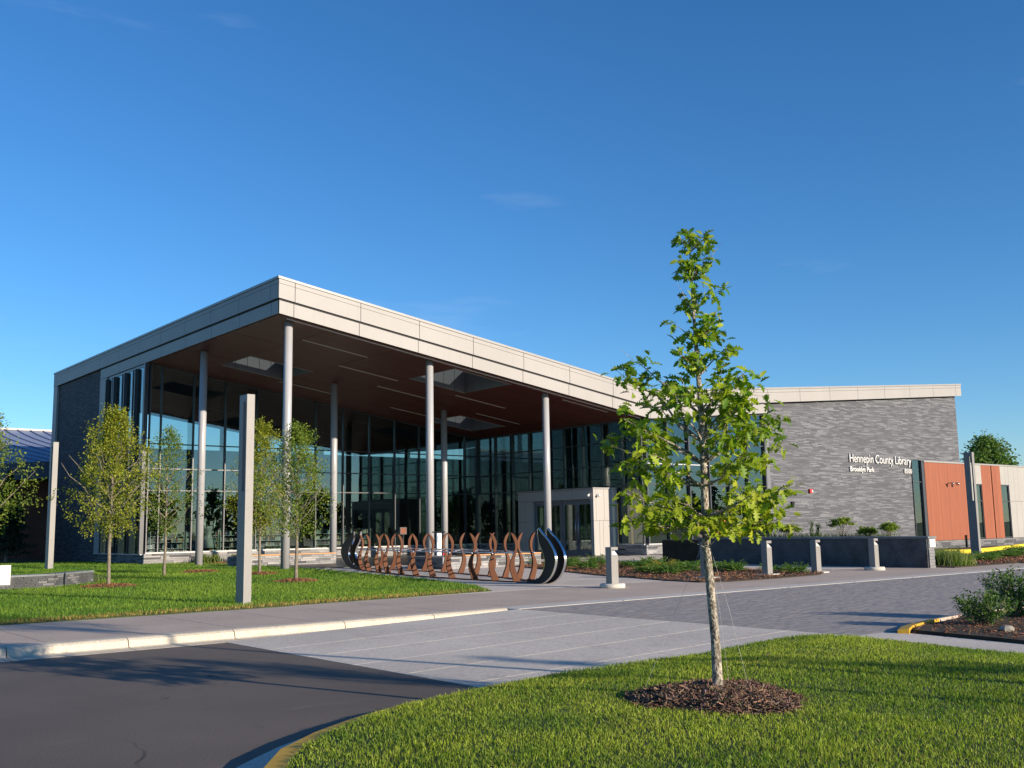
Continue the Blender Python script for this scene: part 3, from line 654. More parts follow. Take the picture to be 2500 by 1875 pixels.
# ================================================================== ANNEX (low wing) and the far-left building
an = thing('annex_building', 'low annex with terracotta and pale grey siding beside the tall stone wall', 'building', (0,0,0))
ZT = 6.20
def red(x0,x1,z0,z1): return box('siding', x0, x1, 40.20, 40.36, z0, z1, 'red_siding', an)
def gp(x0,x1,z0,z1): return box('panel', x0+.008, x1-.008, 40.20, 40.36, z0, z1, 'grey_panel', an)
red(73.12,79.95,.20,ZT-.12); red(81.85,83.5,.20,ZT-.12); red(83.66,85.08,.20,ZT-.12); box('groove', 83.5, 83.66, 40.3, 40.37, .2, ZT-.12, 'dark_gap', an)
box('wall_core', 79.95, 110, 40.362, 40.6, -.7, ZT-.13, 'interior_dark', an)
gp(79.95,80.9,4.55,ZT-.12); gp(80.9,81.85,4.55,ZT-.12); gp(79.95,80.35,.2,4.54)
gp(85.08,85.9,4.55,ZT-.12); gp(85.9,86.5,4.55,ZT-.12)
x = 86.5
while x < 108:
    w = random.choice((.7,1.0,1.4)); gp(x,x+w,3.21,ZT-.12); x += w
x = 86.5
while x < 108:
    w = random.choice((.7,1.0,1.4)); gp(x,x+w,.2,3.19); x += w
MB().box(73.0,79.0,40.14,40.38,ZT-.118,ZT).box(79.001,110,40.14,40.8,ZT-.118,ZT).build('coping', 'coping', an)
box('roof', 78.96, 110, 40.8, 60, ZT-.4, ZT-.2, 'roofing', an)
def win(x0,x1,z0,z1,zm):
    f = MB().box(x0,x0+.07,40.24,40.36,z0,z1).box(x1-.07,x1,40.24,40.36,z0,z1).box(x0+.07,x1-.07,40.24,40.36,z0,z0+.07).box(x0+.07,x1-.07,40.24,40.36,z1-.07,z1).box(x0+.07,x1-.07,40.24,40.36,zm-.04,zm+.04).build('window', 'alu', an)
    box('pane', x0+.072, x1-.072, 40.30, 40.32, z0+.072, zm-.042, 'glass', f); box('pane', x0+.072, x1-.072, 40.30, 40.32, zm+.042, z1-.072, 'glass', f)
win(80.37,81.83,.22,4.53,3.2); win(85.10,86.48,.22,4.53,3.2)
f = MB().box(71.52,71.58,40.30,40.42,-.1,6.2).box(72.75,73.10,40.22,40.5,-.1,6.2).box(71.58,72.75,40.30,40.42,4.55,4.62).box(71.58,72.75,40.30,40.42,-.1,.0).build('corner_window', 'alu', an)
box('pane', 71.582, 72.748, 40.35, 40.37, .002, 4.548, 'glass', f); box('pane', 71.582, 72.748, 40.35, 40.37, 4.622, 6.2, 'glass', f)
box('blind', 71.6, 72.6, 41.3, 41.33, 1.6, 4.5, 'interior_wall', an)
pz = box('plinth', 73.1, 110, 40.30, 40.60, -.9, .18, 'mortar', an); stones_x(pz, 73.1, 105, 40.18, -.72, .18, 7, ln=(.7,2.2), mats=['stone_mid','stone_dark','stone_mid'])
for x in (76.40,77.18):
    fl = MB().tube([(x-.22,40.2,4.42),(x-.22,39.95,4.55),(x-.05,39.85,4.55)], .03, 6).build('flood_light', 'black_metal', an)
    l = MB().lathe([(.03,-.12),(.10,-.08),(.13,.08),(.13,.10)], 14).build('lamp_head', 'steel', fl, True); l.location = (x,39.82,4.48); l.rotation_euler = (R(100),0,R(30))
box('vent_pipe', 78.45, 78.55, 40.05, 40.15, -.5, .55, 'black_metal', an)

fb = thing('metal_roof_building', 'low building with blue standing seam metal roof at far left', 'building', (0,0,0))
Rg0, Rg1, Ev0, Ev1 = Vector((4,92,10.4)), Vector((30,92,10.4)), Vector((4,79.5,5.6)), Vector((30,79.5,7.6))
def rp_(u, v): return Rg0.lerp(Rg1,u).lerp(Ev0.lerp(Ev1,min(1,u+.16*v)), v)
roof = MB()
for i in range(26):
    for j in range(6):
        roof.add([rp_(i/26,j/6),rp_((i+1)/26,j/6),rp_((i+1)/26,(j+1)/6),rp_(i/26,(j+1)/6)], [(0,3,2,1)])
ro = roof.build('roof', 'metal_roof', fb)
for i in range(0,27):
    a_ = [rp_(i/26,j/6) for j in range(7)]
    MB().tube([p+Vector((0,0,.05)) for p in a_], .06, 4).build('seam', 'metal_roof', ro)
box('ridge_cap', 4, 30, 91.8, 92.2, 10.38, 10.55, 'coping', fb)
MB().hexa([(4,79.3,4.7),(30,79.3,6.3),(30,79.6,6.3),(4,79.6,4.7),(4,79.3,5.7),(30,79.3,7.7),(30,79.6,7.7),(4,79.6,5.7)]).build('fascia', 'fascia_slate', fb)
box('wall', 4, 31, 81.5, 92, -.3, 6.2, 'brick_red', fb)

# ================================================================== STREET FURNITURE
# lamp pylons
def lamp_pylon(label, loc):
    t_ = thing('lamp_pylon', label, 'lamp post', loc, 0, 'grey lamp pylons')
    b = MB().box(-.095,.095,-.20,.20,0,2.55).box(-.095,.095,-.20,-.14,2.551,4.78).box(-.095,.095,.0,.20,2.551,4.78).box(-.095,.095,-.139,-.001,4.62,4.78).build('post', 'lamp_paint', t_)
    box('light_strip', -.05, .05, -.13, -.01, 4.585, 4.618, 'lamp_lens', t_); box('base_plate', -.14, .14, -.25, .25, -.02, .025, 'galv', t_)
    return t_
lamp_pylon('tall grey lamp pylon at sidewalk edge in front of the canopy', (10.24,22.2,.0))
lamp_pylon('tall grey lamp pylon behind the low stone seat wall', (11.15,41.0,.34))
lamp_pylon('tall grey lamp pylon in juniper bed by terracotta siding', (46.6,23.4,-.01))
# bollards
def bollard(label, loc, foot):
    t_ = thing('bollard_light', label, 'bollard', loc, 0, 'grey bollard lights by the crossing')
    z0 = .11 if foot else .02
    MB().box(-.125,.125,-.11,.11,z0,.86).box(-.125,-.085,-.11,.11,.861,.99).box(.085,.125,.07,.11,.861,.99).box(-.084,.084,.07,.11,.861,.99).box(-.125,.125,-.11,.11,.991,1.07).build('post', 'lamp_paint', t_)
    MB().hexa([(-.08,-.08,.862),(.12,-.10,.862),(.12,.065,.862),(-.08,.065,.862),(-.08,.03,.985),(.12,.03,.985),(.12,.065,.985),(-.08,.065,.985)]).build('reflector', 'lamp_lens', t_)
    if foot: MB().lathe([(.34,-.02),(.34,.08),(.32,.11),(0.02,.112)], 28).build('footing', 'kerb_grey', t_, True)
    else: box('footing', -.3, .3, -.28, .28, -.05, .035, 'kerb_grey', t_)
bollard('grey bollard light on round footing at the end of the bike rack', (19.62,19.82,0), True)
bollard('grey bollard light in mulch behind the young oak trunk', (24.55,20.75,.02), False)
bollard('grey bollard light in mulch just right of the young oak trunk', (27.15,20.45,.02), False)
bollard('grey bollard light at the right tip of the juniper bed', (29.5,20.25,.0), False)
bollard('grey bollard light on round footing before dark planter wall', (32.0,19.65,0), True)
# bike rack shaped like a boat's rib cage
A0, A1 = Vector((19.75,22.0,0)), Vector((23.55,40.5,0)); ad = (A1-A0).normalized(); L2 = (A1-A0).length/2
rack = thing('bike_rack', 'long bike rack of brown curved ribs with black prow ends', 'bike rack', (A0+A1)/2, -math.atan2(ad.x, ad.y))
EN = L2-1.1; KS = EN/6.95
hw = lambda y: .05+.95*math.cos(math.pi*y/17.2)
def rib_outline():
    cl = [(0,0,.13),(.05,.15,.12),(.12,.33,.105),(.145,.5,.09),(.12,.66,.065),(.065,.80,.045),(.02,.93,.042),(-.005,1.06,.05),(.01,1.2,.06),(.065,1.33,.06),(.13,1.42,.045)]
    inner = [(o-w*.84,z) for o,z,w in cl]; outer = [(o+w*.84,z) for o,z,w in cl]; outer[-1] = (.175,1.47)
    return inner, outer
INN, OUT = rib_outline()
def rib(side, y):
    b = MB(); th = .035; n = len(INN)
    for i in range(n-1):
        pts = [INN[i],OUT[i],OUT[i+1],INN[i+1]]
        f = [(side*p[0],-th,p[1]) for p in pts]; g = [(side*p[0],th,p[1]) for p in pts]
        q = b.add(f+g, [(0,1,2,3),(7,6,5,4),(1,5,6,2),(3,7,4,0)] + ([(0,4,5,1)] if i == 0 else []) + ([(2,6,7,3)] if i == n-2 else []))
    o = b.build('rib', 'rib_brown', rack); o.location = (side*hw(y), y, .02); o.rotation_euler = (0,0,side*math.atan(.95*math.pi/17.2*math.sin(math.pi*y/17.2))*-1); return o
ysL = [-7.27,-6.2,-5.08,-3.72,-2.4,-1.08,.27,1.76,2.95,4.62,5.93]; ysR = [-7.1,-5.93,-4.64,-3.23,-1.85,-.5,1.05,2.69,3.93,5.36,6.4]
for y in ysL: rib(-1, y)
for y in ysR: rib(1, y)
for side in (-1,1):
    pts = [(side*hw(y), y) for y in np.linspace(-8.2,7.6,27)]
    b = MB()
    for (xa,ya),(xb,yb) in zip(pts[:-1],pts[1:]): b.hexa([(xa-.09,ya,0.002),(xa+.09,ya,0.002),(xb+.09,yb,0.002),(xb-.09,yb,0.002),(xa-.09,ya,.028),(xa+.09,ya,.028),(xb+.09,yb,.028),(xb-.09,yb,.028)])
    b.build('base_rail', 'rib_brown', rack)
    for (ya,yb) in zip(ysL[:-1], ysL[1:]): MB().tube([(side*(hw(ya)+.06),ya,.87),(side*(hw(yb)+.06),yb,.87)], .022, 8).build('rod', 'galv', rack, True)
for i in range(len(ysL)-2):
    MB().tube([(-hw(ysL[i])-.2,ysL[i]-.2,.85),(hw(ysR[i+2])+.2,ysR[i+2]+.2,.89)], .022, 8).build('rod', 'galv', rack, True)
def smooth_curve(P, n=5):
    out = []
    for i in range(len(P)-1):
        p0,p1,p2,p3 = [np.array(P[min(max(j,0),len(P)-1)],float) for j in (i-1,i,i+1,i+2)]
        for k in range(n):
            u = k/n; out.append(tuple(.5*((2*p1)+(-p0+p2)*u+(2*p0-5*p1+4*p2-p3)*u*u+(-p0+3*p1-3*p2+p3)*u**3)))
    return out+[P[-1]]
po = smooth_curve([(-.6,.03),(0,.0),(.45,.06),(.85,.28),(1.08,.62),(1.02,.92),(.72,1.22),(.38,1.43),(.12,1.60)])
pi_ = smooth_curve([(-.6,.12),(-.1,.12),(.18,.2),(.42,.42),(.50,.66),(.40,.9),(.22,1.12),(.12,1.32),(.10,1.58)])
po0, pi0, EN0 = po, pi_, EN
for sgn in (-1,1):
    kf = 1.0 if sgn < 0 else 1.75; EN = EN0-(0 if sgn < 0 else .55); po = [(a_*kf,z_) for a_,z_ in po0]; pi_ = [(a_*kf,z_) for a_,z_ in pi0]
    for xo in (-.15,.15):
        b = MB(); n = len(po); th = .03
        for i in range(n-1):
            pts = [pi_[i],po[i],po[i+1],pi_[i+1]]; f = [(xo-th,sgn*(EN+p[0]),p[1]+.0) for p in pts]; g = [(xo+th,sgn*(EN+p[0]),p[1]) for p in pts]
            b.add(f+g, [(0,1,2,3),(7,6,5,4)])
        pr = b.build('prow_plate', 'black_metal', rack)
        for cv in (po, pi_):
            b = MB()
            for p, q in zip(cv[:-1], cv[1:]):
                P8 = [(xo-th-.006,p),(xo+th+.006,p),(xo+th+.006,q),(xo-th-.006,q)]
                o_ = .018 if cv is po else -.018
                b.add([(x_,sgn*(EN+w[0]),w[1]) for x_,w in P8]+[(x_,sgn*(EN+w[0]+o_),w[1]) for x_,w in P8], [(0,1,2,3),(7,6,5,4),(0,4,5,1),(1,5,6,2),(2,6,7,3),(3,7,4,0)])
            b.build('edge_trim', 'chrome', pr)
# bike repair station by the middle column
rs = thing('repair_station', 'slim grey bike repair stand with red pump under the canopy', 'repair stand', (27.3,38.7,0))
MB().box(-.12,.12,-.05,.05,.02,1.45).build('post', 'galv', rs); MB().lathe([(.2,0),(.2,.02)], 20).build('base_plate', 'galv', rs)
MB().tube([(-.35,0,1.50),(.35,0,1.50)], .03, 8).tube([(0,0,1.42),(0,0,1.50)], .03, 8).build('hanger_arm', 'black_metal', rs)
MB().tube([(.2,-.08,.05),(.2,-.08,.75)], .035, 10).build('pump', 'red_paint', rs, True); MB().box(-.1,.1,-.075,-.052,1.05,1.35).build('tool_panel', 'white_paint', rs)
# stone planter wall
pwl = thing('planter_wall', 'dark stone planter wall with slate cap beside the bollards', 'wall', (0,0,0))
box('core', 34.36, 34.74, 19.0, 29.35, -.2, 1.02, 'mortar', pwl)
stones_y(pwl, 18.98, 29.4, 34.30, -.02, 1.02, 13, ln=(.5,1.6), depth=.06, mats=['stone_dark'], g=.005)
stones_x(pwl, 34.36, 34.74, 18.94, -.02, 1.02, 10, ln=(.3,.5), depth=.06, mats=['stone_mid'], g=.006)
for i in range(7):
    ya = 18.88+i*1.51; piece('cap_stone', 34.24, 34.82, ya+.003, ya+1.507, 1.022, 1.10, 'cap_slate', pwl)
tag(box('plaque', 34.40, 34.78, 18.915, 18.935, .72, 1.0, 'white_paint'), 'small white plaque on the end of the dark planter wall', 'sign')
MB().prism([(34.76,22),(36.5,22.6),(37.2,26),(36.9,32),(34.9,32)], -.1, .98).build('planter_soil', 'soil', pwl)
# seat walls with timber tops under the canopy
def seat_box(label, x0, x1, y0, y1, h, wood):
    t_ = thing('seat_wall', label, 'seat wall', (0,0,0), 0, 'stone seat walls with timber tops')
    box('core', x0+.06, x1-.06, y0+.06, y1-.02, -.1, h-.01, 'mortar', t_)
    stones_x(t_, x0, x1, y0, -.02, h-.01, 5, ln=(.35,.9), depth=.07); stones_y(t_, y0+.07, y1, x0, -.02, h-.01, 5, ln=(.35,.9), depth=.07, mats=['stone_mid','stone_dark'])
    n = int((x1-x0)/wood[2]) if wood else 0
    if wood:
        for i in range(int((wood[1]-wood[0])/wood[2])): piece('timber_top', wood[0]+i*wood[2]+.004, wood[0]+(i+1)*wood[2]-.004, y0-.04, y0+.5, h, h+.055, 'wood_top', t_)
    return t_
seat_box('long stone seat wall with timber top beneath the glass, left of rack', 21.0, 26.3, 46.3, 47.4, .50, (21.0,26.3,1.06))
seat_box('stone seat wall with timber top behind the bike rack', 24.6, 29.9, 34.6, 37.2, .50, (25.6,29.9,1.07))
# low retaining seat wall on the left lawn
lw_ = thing('lawn_seat_wall', 'low curved grey brick retaining wall with slate cap on left lawn', 'wall', (0,0,0))
pth = [(-6,32.0),(4,33.55),(9.55,34.45),(11.35,36.45)]
for (xa,ya),(xb,yb) in zip(pth[:-1], pth[1:]):
    L_ = math.hypot(xb-xa,yb-ya); ang = math.atan2(yb-ya,xb-xa); ca, sa = math.cos(ang), math.sin(ang)
    b = MB(); 
    c8 = lambda u0,u1,v0,v1,z0,z1: [(xa+u*ca-v*sa, ya+u*sa+v*ca, z) for z in (z0,z1) for u,v in ((u0,v0),(u1,v0),(u1,v1),(u0,v1))]
    b.hexa(c8(.0,L_,.03,.42,-.1,.37)); b.build('core', 'mortar', lw_)
    u = 0
    while u < L_-.05:
        w_ = min(1.2, L_-u); MB().hexa(c8(u+.003,u+w_-.003,-.03,.46,.371,.43)).build('cap_stone', 'cap_slate', lw_); u += w_
    if xb < 1: continue
    for r_ in range(5):
        u = -random.random()*.2
        while u < L_:
            w_ = random.uniform(.18,.42); u0, u1 = max(u,0), min(u+w_,L_)
            if u1-u0 > .05:
                um, vm = (u0+u1)/2, .02
                o = piece('brick', 0,u1-u0-.014,0,.06,0,.06,random.choice(['stone_dark','stone_dark','stone_dark','stone_mid']),lw_, ang); o.location = (xa+um*ca-vm*sa, ya+um*sa+vm*ca, .0+r_*.074+.037)
            u += w_
# info podium, stake sign, red sign
pd = thing('info_podium', 'white pedestal with slanted brown reading panel near the wing', 'sign', (35.4,29.9,0), R(30))
MB().box(-.22,.22,-.14,.14,0,.80).build('pedestal', 'white_paint', pd); MB().hexa([(-.42,-.30,.80),(.42,-.30,.80),(.42,.34,1.18),(-.42,.34,1.18),(-.42,-.30,.86),(.42,-.30,.86),(.42,.34,1.24),(-.42,.34,1.24)]).build('reading_panel', 'podium_brown', pd)
sg = thing('stake_sign', 'blank white sign on a timber stake at left frame edge', 'sign', (5.72,24.9,0), R(-20))
MB().box(-.25,.25,-.012,.012,.55,.98).build('board', 'white_paint', sg); box('stake', -.025, .025, .0125, .045, 0, .9, 'lumber', sg)
rsn = thing('window_sign', 'small red framed sign standing by the glass behind bike rack', 'sign', (36.25,55.3,0))
MB().box(-.25,.25,-.02,.02,1.35,1.80).build('frame', 'alu', rsn); MB().box(-.20,.20,-.03,-.021,1.40,1.75).build('face', 'brick_red', rsn); MB().tube([(0,.0,0),(0,0,1.35)], .03, 8).build('stand', 'alu', rsn)

# ================================================================== INTERIOR THINGS
def bookcase(label, x0, x1, y):
    t_ = thing('bookcase', label, 'bookcase', ((x0+x1)/2,y,.02), 0, 'bookcases behind the glass'); w = (x1-x0)/2
    box('side_panel', -w, -w+.04, 0, .35, 0, 1.75, 'shelf', t_); box('side_panel', w-.04, w, 0, .35, 0, 1.75, 'shelf', t_); box('back_panel', -w+.041, w-.041, .33, .35, .0, 1.75, 'interior_dark', t_)
    V = []; Tt = []; Cc = []
    for z in (.08,.42,.76,1.10,1.44):
        box('shelf', -w+.041, w-.041, -.01, .329, z, z+.03, 'shelf', t_)
        x = -w+.06
        while x < w-.1:
            bw = random.uniform(.02,.05); bh = random.uniform(.19,.27)
            if random.random() < .12: x += random.uniform(.1,.4); continue
            col = random.choice([(.75,.75,.68),(.8,.75,.62),(.55,.12,.09),(.15,.22,.38),(.75,.66,.45),(.2,.2,.2),(.75,.42,.15),(.2,.35,.24),(.85,.85,.82)])
            b = len(V); V += [(x,.04,z+.031),(x+bw,.04,z+.031),(x+bw,.25,z+.031),(x,.25,z+.031),(x,.04,z+bh),(x+bw,.04,z+bh),(x+bw,.25,z+bh),(x,.25,z+bh)]
            for q in ((4,5,6),(4,6,7),(0,1,5),(0,5,4),(1,2,6),(1,6,5),(3,0,4),(3,4,7)): Tt.append(tuple(i+b for i in q))
            Cc += [col]*8; x += bw+.003
    fast_mesh('books', np.array(V), np.array(Tt), 'books', np.array(Cc), t_, True)['kind'] = 'stuff'
for i, (xa,lab) in enumerate(((20.95,'filled bookcase behind the leftmost glass panes'),(23.0,'filled bookcase beside the white dress display'),(25.05,'filled bookcase right of the white dress display'),(27.1,'filled bookcase behind the second front column'),(31.2,'filled bookcase behind the left end of the bike rack'),(33.3,'filled bookcase left of the small red sign'))):
    bookcase(lab, xa, xa+1.95, 57.6)
dr = thing('dress_display', 'white sleeveless dress form standing before the bookshelves', 'display', (24.1,57.0,.02))
MB().lathe([(.30,.75),(.42,.78),(.40,.95),(.36,1.15),(.24,1.40),(.19,1.58),(.22,1.75),(.30,1.98),(.26,2.02)], 20).build('dress', 'white_paint', dr, True)
for s_ in (-1,1): MB().hexa([(s_*.18,-.10,1.9),(s_*.30,-.10,1.9),(s_*.30,.10,1.9),(s_*.18,.10,1.9),(s_*.34,-.05,2.36),(s_*.40,-.05,2.36),(s_*.40,.05,2.36),(s_*.34,.05,2.36)]).build('strap', 'white_paint', dr)
MB().tube([(0,0,0),(0,0,.8)], .04, 8).lathe([(.25,0),(.25,.03)], 20).build('stand', 'black_metal', dr)

for i,(x,y) in enumerate(((29.5,59.5),(37.5,59.8),(40.6,58.6))):
    tb = thing('reading_table', ['reading table inside behind the seat wall','reading table inside right of the red sign','reading table inside near the glass corner'][i], 'table', (x,y,.02), 0, 'reading tables inside the library')
    MB().box(-.9,.9,-.45,.45,.70,.74).build('table_top', 'wood_top', tb)
    for sx in (-.82,.82):
        for sy in (-.38,.38): box('leg', sx-.03, sx+.03, sy-.03, sy+.03, 0, .699, 'shelf', tb)
for i,(x,y) in enumerate(((44.0,44.0),(44.4,43.2))):
    tp_ = thing('timber_post', ['orange timber post inside behind the left leaf of right door','orange timber post inside behind the right door leaf'][i], 'post', (x,y,.02), 0, 'timber posts inside the entrance')
    MB().box(-.09,.09,-.14,.14,0,3.0).build('post', 'wood_top', tp_); MB().box(-.14,.14,-.19,.19,0,.08).build('shoe', 'black_metal', tp_)

# ================================================================== VEGETATION
def rand_rot(n, up_bias=.6):
    """random leaf frames: returns (along, across, normal) arrays"""
    nrm = rng.normal(0,1,(n,3)); nrm[:,2] = np.abs(nrm[:,2])+up_bias; nrm /= np.linalg.norm(nrm,axis=1)[:,None]
    a = rng.normal(0,1,(n,3)); a[:,2] -= .35; a -= nrm*(a*nrm).sum(1)[:,None]; a /= np.linalg.norm(a,axis=1)[:,None]
    return a, np.cross(nrm,a), nrm
def leaf_arrays(P, size, tv, tt, cols, up_bias=.6, curl=.25):
    n = len(P); a,b,c = rand_rot(n, up_bias); s = np.asarray(size)[:,None,None]
    V = P[:,None,:] + s*(tv[None,:,0,None]*a[:,None,:] + tv[None,:,1,None]*b[:,None,:] + (tv[None,:,2,None]-curl*tv[None,:,0,None]**2)*c[:,None,:])
    k = len(tv); Tt = (tt[None]+ (np.arange(n)*k)[:,None,None]).reshape(-1,3)
    return V.reshape(-1,3), Tt, np.repeat(cols, k, axis=0)
def oak_template():
    ol = [(.05,.015),(.18,.07),(.27,.21),(.34,.09),(.46,.33),(.55,.12),(.68,.30),(.77,.11),(.88,.16),(1.0,.0)]
    V = []; Tt = []
    for x,y in ol: V += [(x,0,0),(x,y,.35*y),(x,-y,.35*y)]
    for i in range(len(ol)-1):
        m0,l0,r0 = 3*i,3*i+1,3*i+2; m1,l1,r1 = m0+3,l0+3,r0+3
        Tt += [(m0,m1,l1),(m0,l1,l0),(m0,r1,m1),(m0,r0,r1)]
    return np.array(V), np.array(Tt)
OT = oak_template()
DT = (np.array([(0,0,0),(.5,.27,.06),(1,0,0),(.5,-.27,.06)]), np.array([(0,2,1),(0,3,2)]))
def leaf_cols(n, base, yel, p_yel=.25, v=.25):
    u = rng.random(n)[:,None]**(1/max(p_yel,.05)*.5); c = np.array(base)*(1-u)+np.array(yel)*u
    return c*(1+v*(rng.random(n)[:,None]-.5)*2)
def limb(b, p0, p1, r0, r1, sag=.0, n=5, wob=.03):
    p0 = Vector(p0); p1 = Vector(p1); L_ = (p1-p0).length; pts = []
    for i in range(n+1):
        u = i/n; q = p0.lerp(p1,u); q.z += sag*math.sin(math.pi*u)*L_; q += Vector((random.gauss(0,wob),random.gauss(0,wob),random.gauss(0,wob*.5)))*L_*(0 if i in (0,n) else 1); pts.append(q)
    b.tube(pts, [r0+(r1-r0)*i/n for i in range(n+1)], 7 if r0 > .02 else 5); return pts

# ---- young oak
VR = Vector((math.cos(YAW), -math.sin(YAW), 0)); VF = Vector((math.sin(YAW), math.cos(YAW), 0))
def make_oak(name, label, loc, detailed=True, group=None):
    t_ = thing(name, label, 'tree', loc, 0, group)
    trunk = MB(); tp = [(0,0,-.06),(-.005,.005,.1),(-.01,.0,.5),(-.035,.01,1.0),(-.05,.02,1.3),(-.045,.02,1.9),(-.05,.02,2.6),(-.075,.03,3.4),(-.09,.03,4.2)]
    tp = [(p[0]*VR.x+p[1]*VF.x, p[0]*VR.y+p[1]*VF.y, p[2]) for p in tp]
    trunk.tube(tp, [.068,.047,.040,.038,.037,.032,.025,.015,.004], 12)
    trunk.build('trunk', 'oak_bark', t_, True)
    # branch list: lateral offset (screen-right), depth offset, tip height, start height
    B = []
    def tier(z0, dz, items):
        for lat, dep in items: B.append((lat,dep,z0+dz*math.hypot(lat,dep)*(.8+.4*random.random()),z0))
    tier(1.44, .18, [(-.55,.2),(.6,-.25),(-.2,-.55),(.25,.6),(-.75,-.15),(.72,.2),(.1,-.5),(-.3,.5)])
    tier(1.58, .30, [(-.75,-.3),(.62,.15),(.35,-.5),(-.4,.55),(-.25,-.45),(.5,.5),(.72,-.1)])
    tier(1.85, .42, [(-.88,.1),(.65,-.2),(-.5,-.5),(.4,.45),(-.6,.35),(.25,-.5)])
    tier(2.05, .5, [(-.72,-.15),(.62,.3),(.45,-.35),(-.35,.45),(-.5,.1),(.7,.0),(.1,-.45)])
    tier(2.25, .85, [(-.72,.1),(.42,-.2),(-.3,-.35),(.35,.3),(.5,.1),(-.42,.3),(.15,.35)])
    tier(2.5, .9, [(-.60,.05),(.34,.1),(-.2,.25),(.1,-.3),(.4,-.15)])
    tier(2.85, 1.0, [(.26,-.05),(-.2,-.1),(.05,.22),(-.1,.15)])
    tier(3.15, 1.1, [(-.18,0),(.15,.1),(.05,-.16),(.2,-.05)])
    tier(3.45, 1.1, [(.16,0),(-.14,.08),(.0,-.13),(-.1,-.05)])
    tier(3.75, 1.2, [(-.14,.02),(.13,-.04),(.0,.12),(.02,-.1)])
    tier(4.02, 1.2, [(-.12,.02),(.12,-.04),(.0,.1),(.02,-.05)])
    br = MB(); P = []; S_ = []
    for lat, dep, z, z0 in B:
        base = Vector(tp[0])
        for i in range(len(tp)-1):
            if tp[i][2] <= z0 <= tp[i+1][2]: base = Vector(tp[i]).lerp(Vector(tp[i+1]), (z0-tp[i][2])/(tp[i+1][2]-tp[i][2]))
        q = VR*(lat-.05)+VF*dep; tip = Vector((q.x,q.y,z)); Lb = (tip-base).length
        pts = limb(br, base, tip, .006+.010*Lb, .0025, -.04 if z0 < 2 else .02, 5)
        nodes = int(2+4.5*Lb)
        for k in range(nodes):
            u = (.48+.54*(k+random.random()*.6)/nodes) if Lb > .35 else random.uniform(.25,1.05)
            i = min(4,int(u*5)); q0 = Vector(pts[i]).lerp(Vector(pts[i+1]), min(1.05,u*5-i))
            for tw in range(random.choice((1,2,2,2))):
                d = Vector((random.gauss(0,1),random.gauss(0,1),random.gauss(.15,.55))).normalized()*random.uniform(.05,.15)*(1 if Lb > .4 else .75); e = q0+d
                br.tube([q0,e], [.0025,.0012], 3, False)
                for _ in range(random.randint(4,7)):
                    P.append(e+Vector((random.gauss(0,.034),random.gauss(0,.034),random.gauss(0,.028)))); S_.append(random.uniform(.075,.14)*(1 if z < 3.2 else .9))
        if random.random() < .35:
            e = tip+(tip-base).normalized()*random.uniform(.08,.2); br.tube([tip,e], [.0025,.001], 3, False)
    for _ in range(26):   # bare twig tangle near the forks
        z0 = random.choice((1.3,1.45,2.3,2.4,2.5)); a_ = random.uniform(0,6.28); q = Vector((math.cos(a_),math.sin(a_),random.uniform(.3,1.2)))*random.uniform(.15,.4); p = VR*-.05
        br.tube([(p.x,p.y,z0),(p.x+q.x,p.y+q.y,z0+q.z)], [.004,.001], 4, False)
    br.build('branches', 'oak_bark', t_)['kind'] = 'stuff'
    P = np.array([tuple(p) for p in P]); S_ = np.array(S_); n = len(P)
    zc = P[:,2]; cols = leaf_cols(n, (.10,.215,.018), (.36,.43,.026), .28)
    w = np.clip((2.6-zc)/1.2,0,1)[:,None]*.55; cols = cols*(1-w)+w*leaf_cols(n, (.27,.35,.02),(.55,.52,.04),.38)
    order = rng.permutation(n); big = order[:300] if detailed else order[:0]; rest = order[len(big):]
    V,Tt,Cc = leaf_arrays(P[rest], S_[rest], *OT, cols[rest], .35)
    fo = fast_mesh('foliage', V, Tt, 'leaf', Cc, t_); fo['kind'] = 'stuff'
    if detailed:
        lm = []
        for i in range(16):
            V,Tt,Cc = leaf_arrays(np.zeros((1,3)), [1.0], *OT, cols[rng.integers(0,n,1)], .3)
            o = fast_mesh('leaf', V, Tt, 'leaf', Cc, t_); lm.append(o.data); bpy.data.objects.remove(o)
        for i in big:
            o = bpy.data.objects.new('leaf', lm[random.randrange(16)]); link(o, t_); o.location = P[i]; s = S_[i]*1.05; o.scale = (s,s,s); o.rotation_euler = (random.uniform(-.5,.5),random.uniform(-.5,.5),random.uniform(0,6.28))
    return t_
oak = make_oak('oak_tree', 'young oak with mulch ring on the foreground lawn', (OAK[0],OAK[1],.10))
tgo = MB().hexa([(-.02,-.003,-.07),(.02,-.003,-.07),(.02,.003,-.07),(-.02,.003,-.07),(-.02,-.003,.05),(.02,-.003,.05),(.02,.003,.05),(-.02,.003,.05)]).build('nursery_tag', 'tag_orange', oak); q = VR*.07-VF*.12; tgo.location = (q.x,q.y,1.50); tgo.rotation_euler = (.1,.3,R(-40))
for la, dp in ((-.62,.35),(.20,.5),(.33,.25)):
    d = VR*la+VF*dp; rad = 1.0; p0 = VR*-.05
    MB().tube([(p0.x,p0.y,1.42),(d.x*rad*.5-.02,d.y*rad*.5,.74),(d.x*rad,d.y*rad,.0)], .0011, 4).build('guy_wire', 'wire', oak)
def dup(root, loc, rz, sc, label, group=None):
    r_ = root.copy(); COL.objects.link(r_); r_.location = loc; r_.rotation_euler = (0,0,rz); r_.scale = (sc,sc,sc); r_['label'] = label
    if group: r_['group'] = group
    for ch in list(root.children):
        if ch.name.startswith(('leaf','nursery','guy')): continue
        c = ch.copy(); COL.objects.link(c); c.parent = r_
    return r_
oak['group'] = 'young oaks'
dup(oak, (5.0,-5.5,.0), 3.0, 1.1, 'young oak behind the camera, shading the bottom left asphalt', 'young oaks')
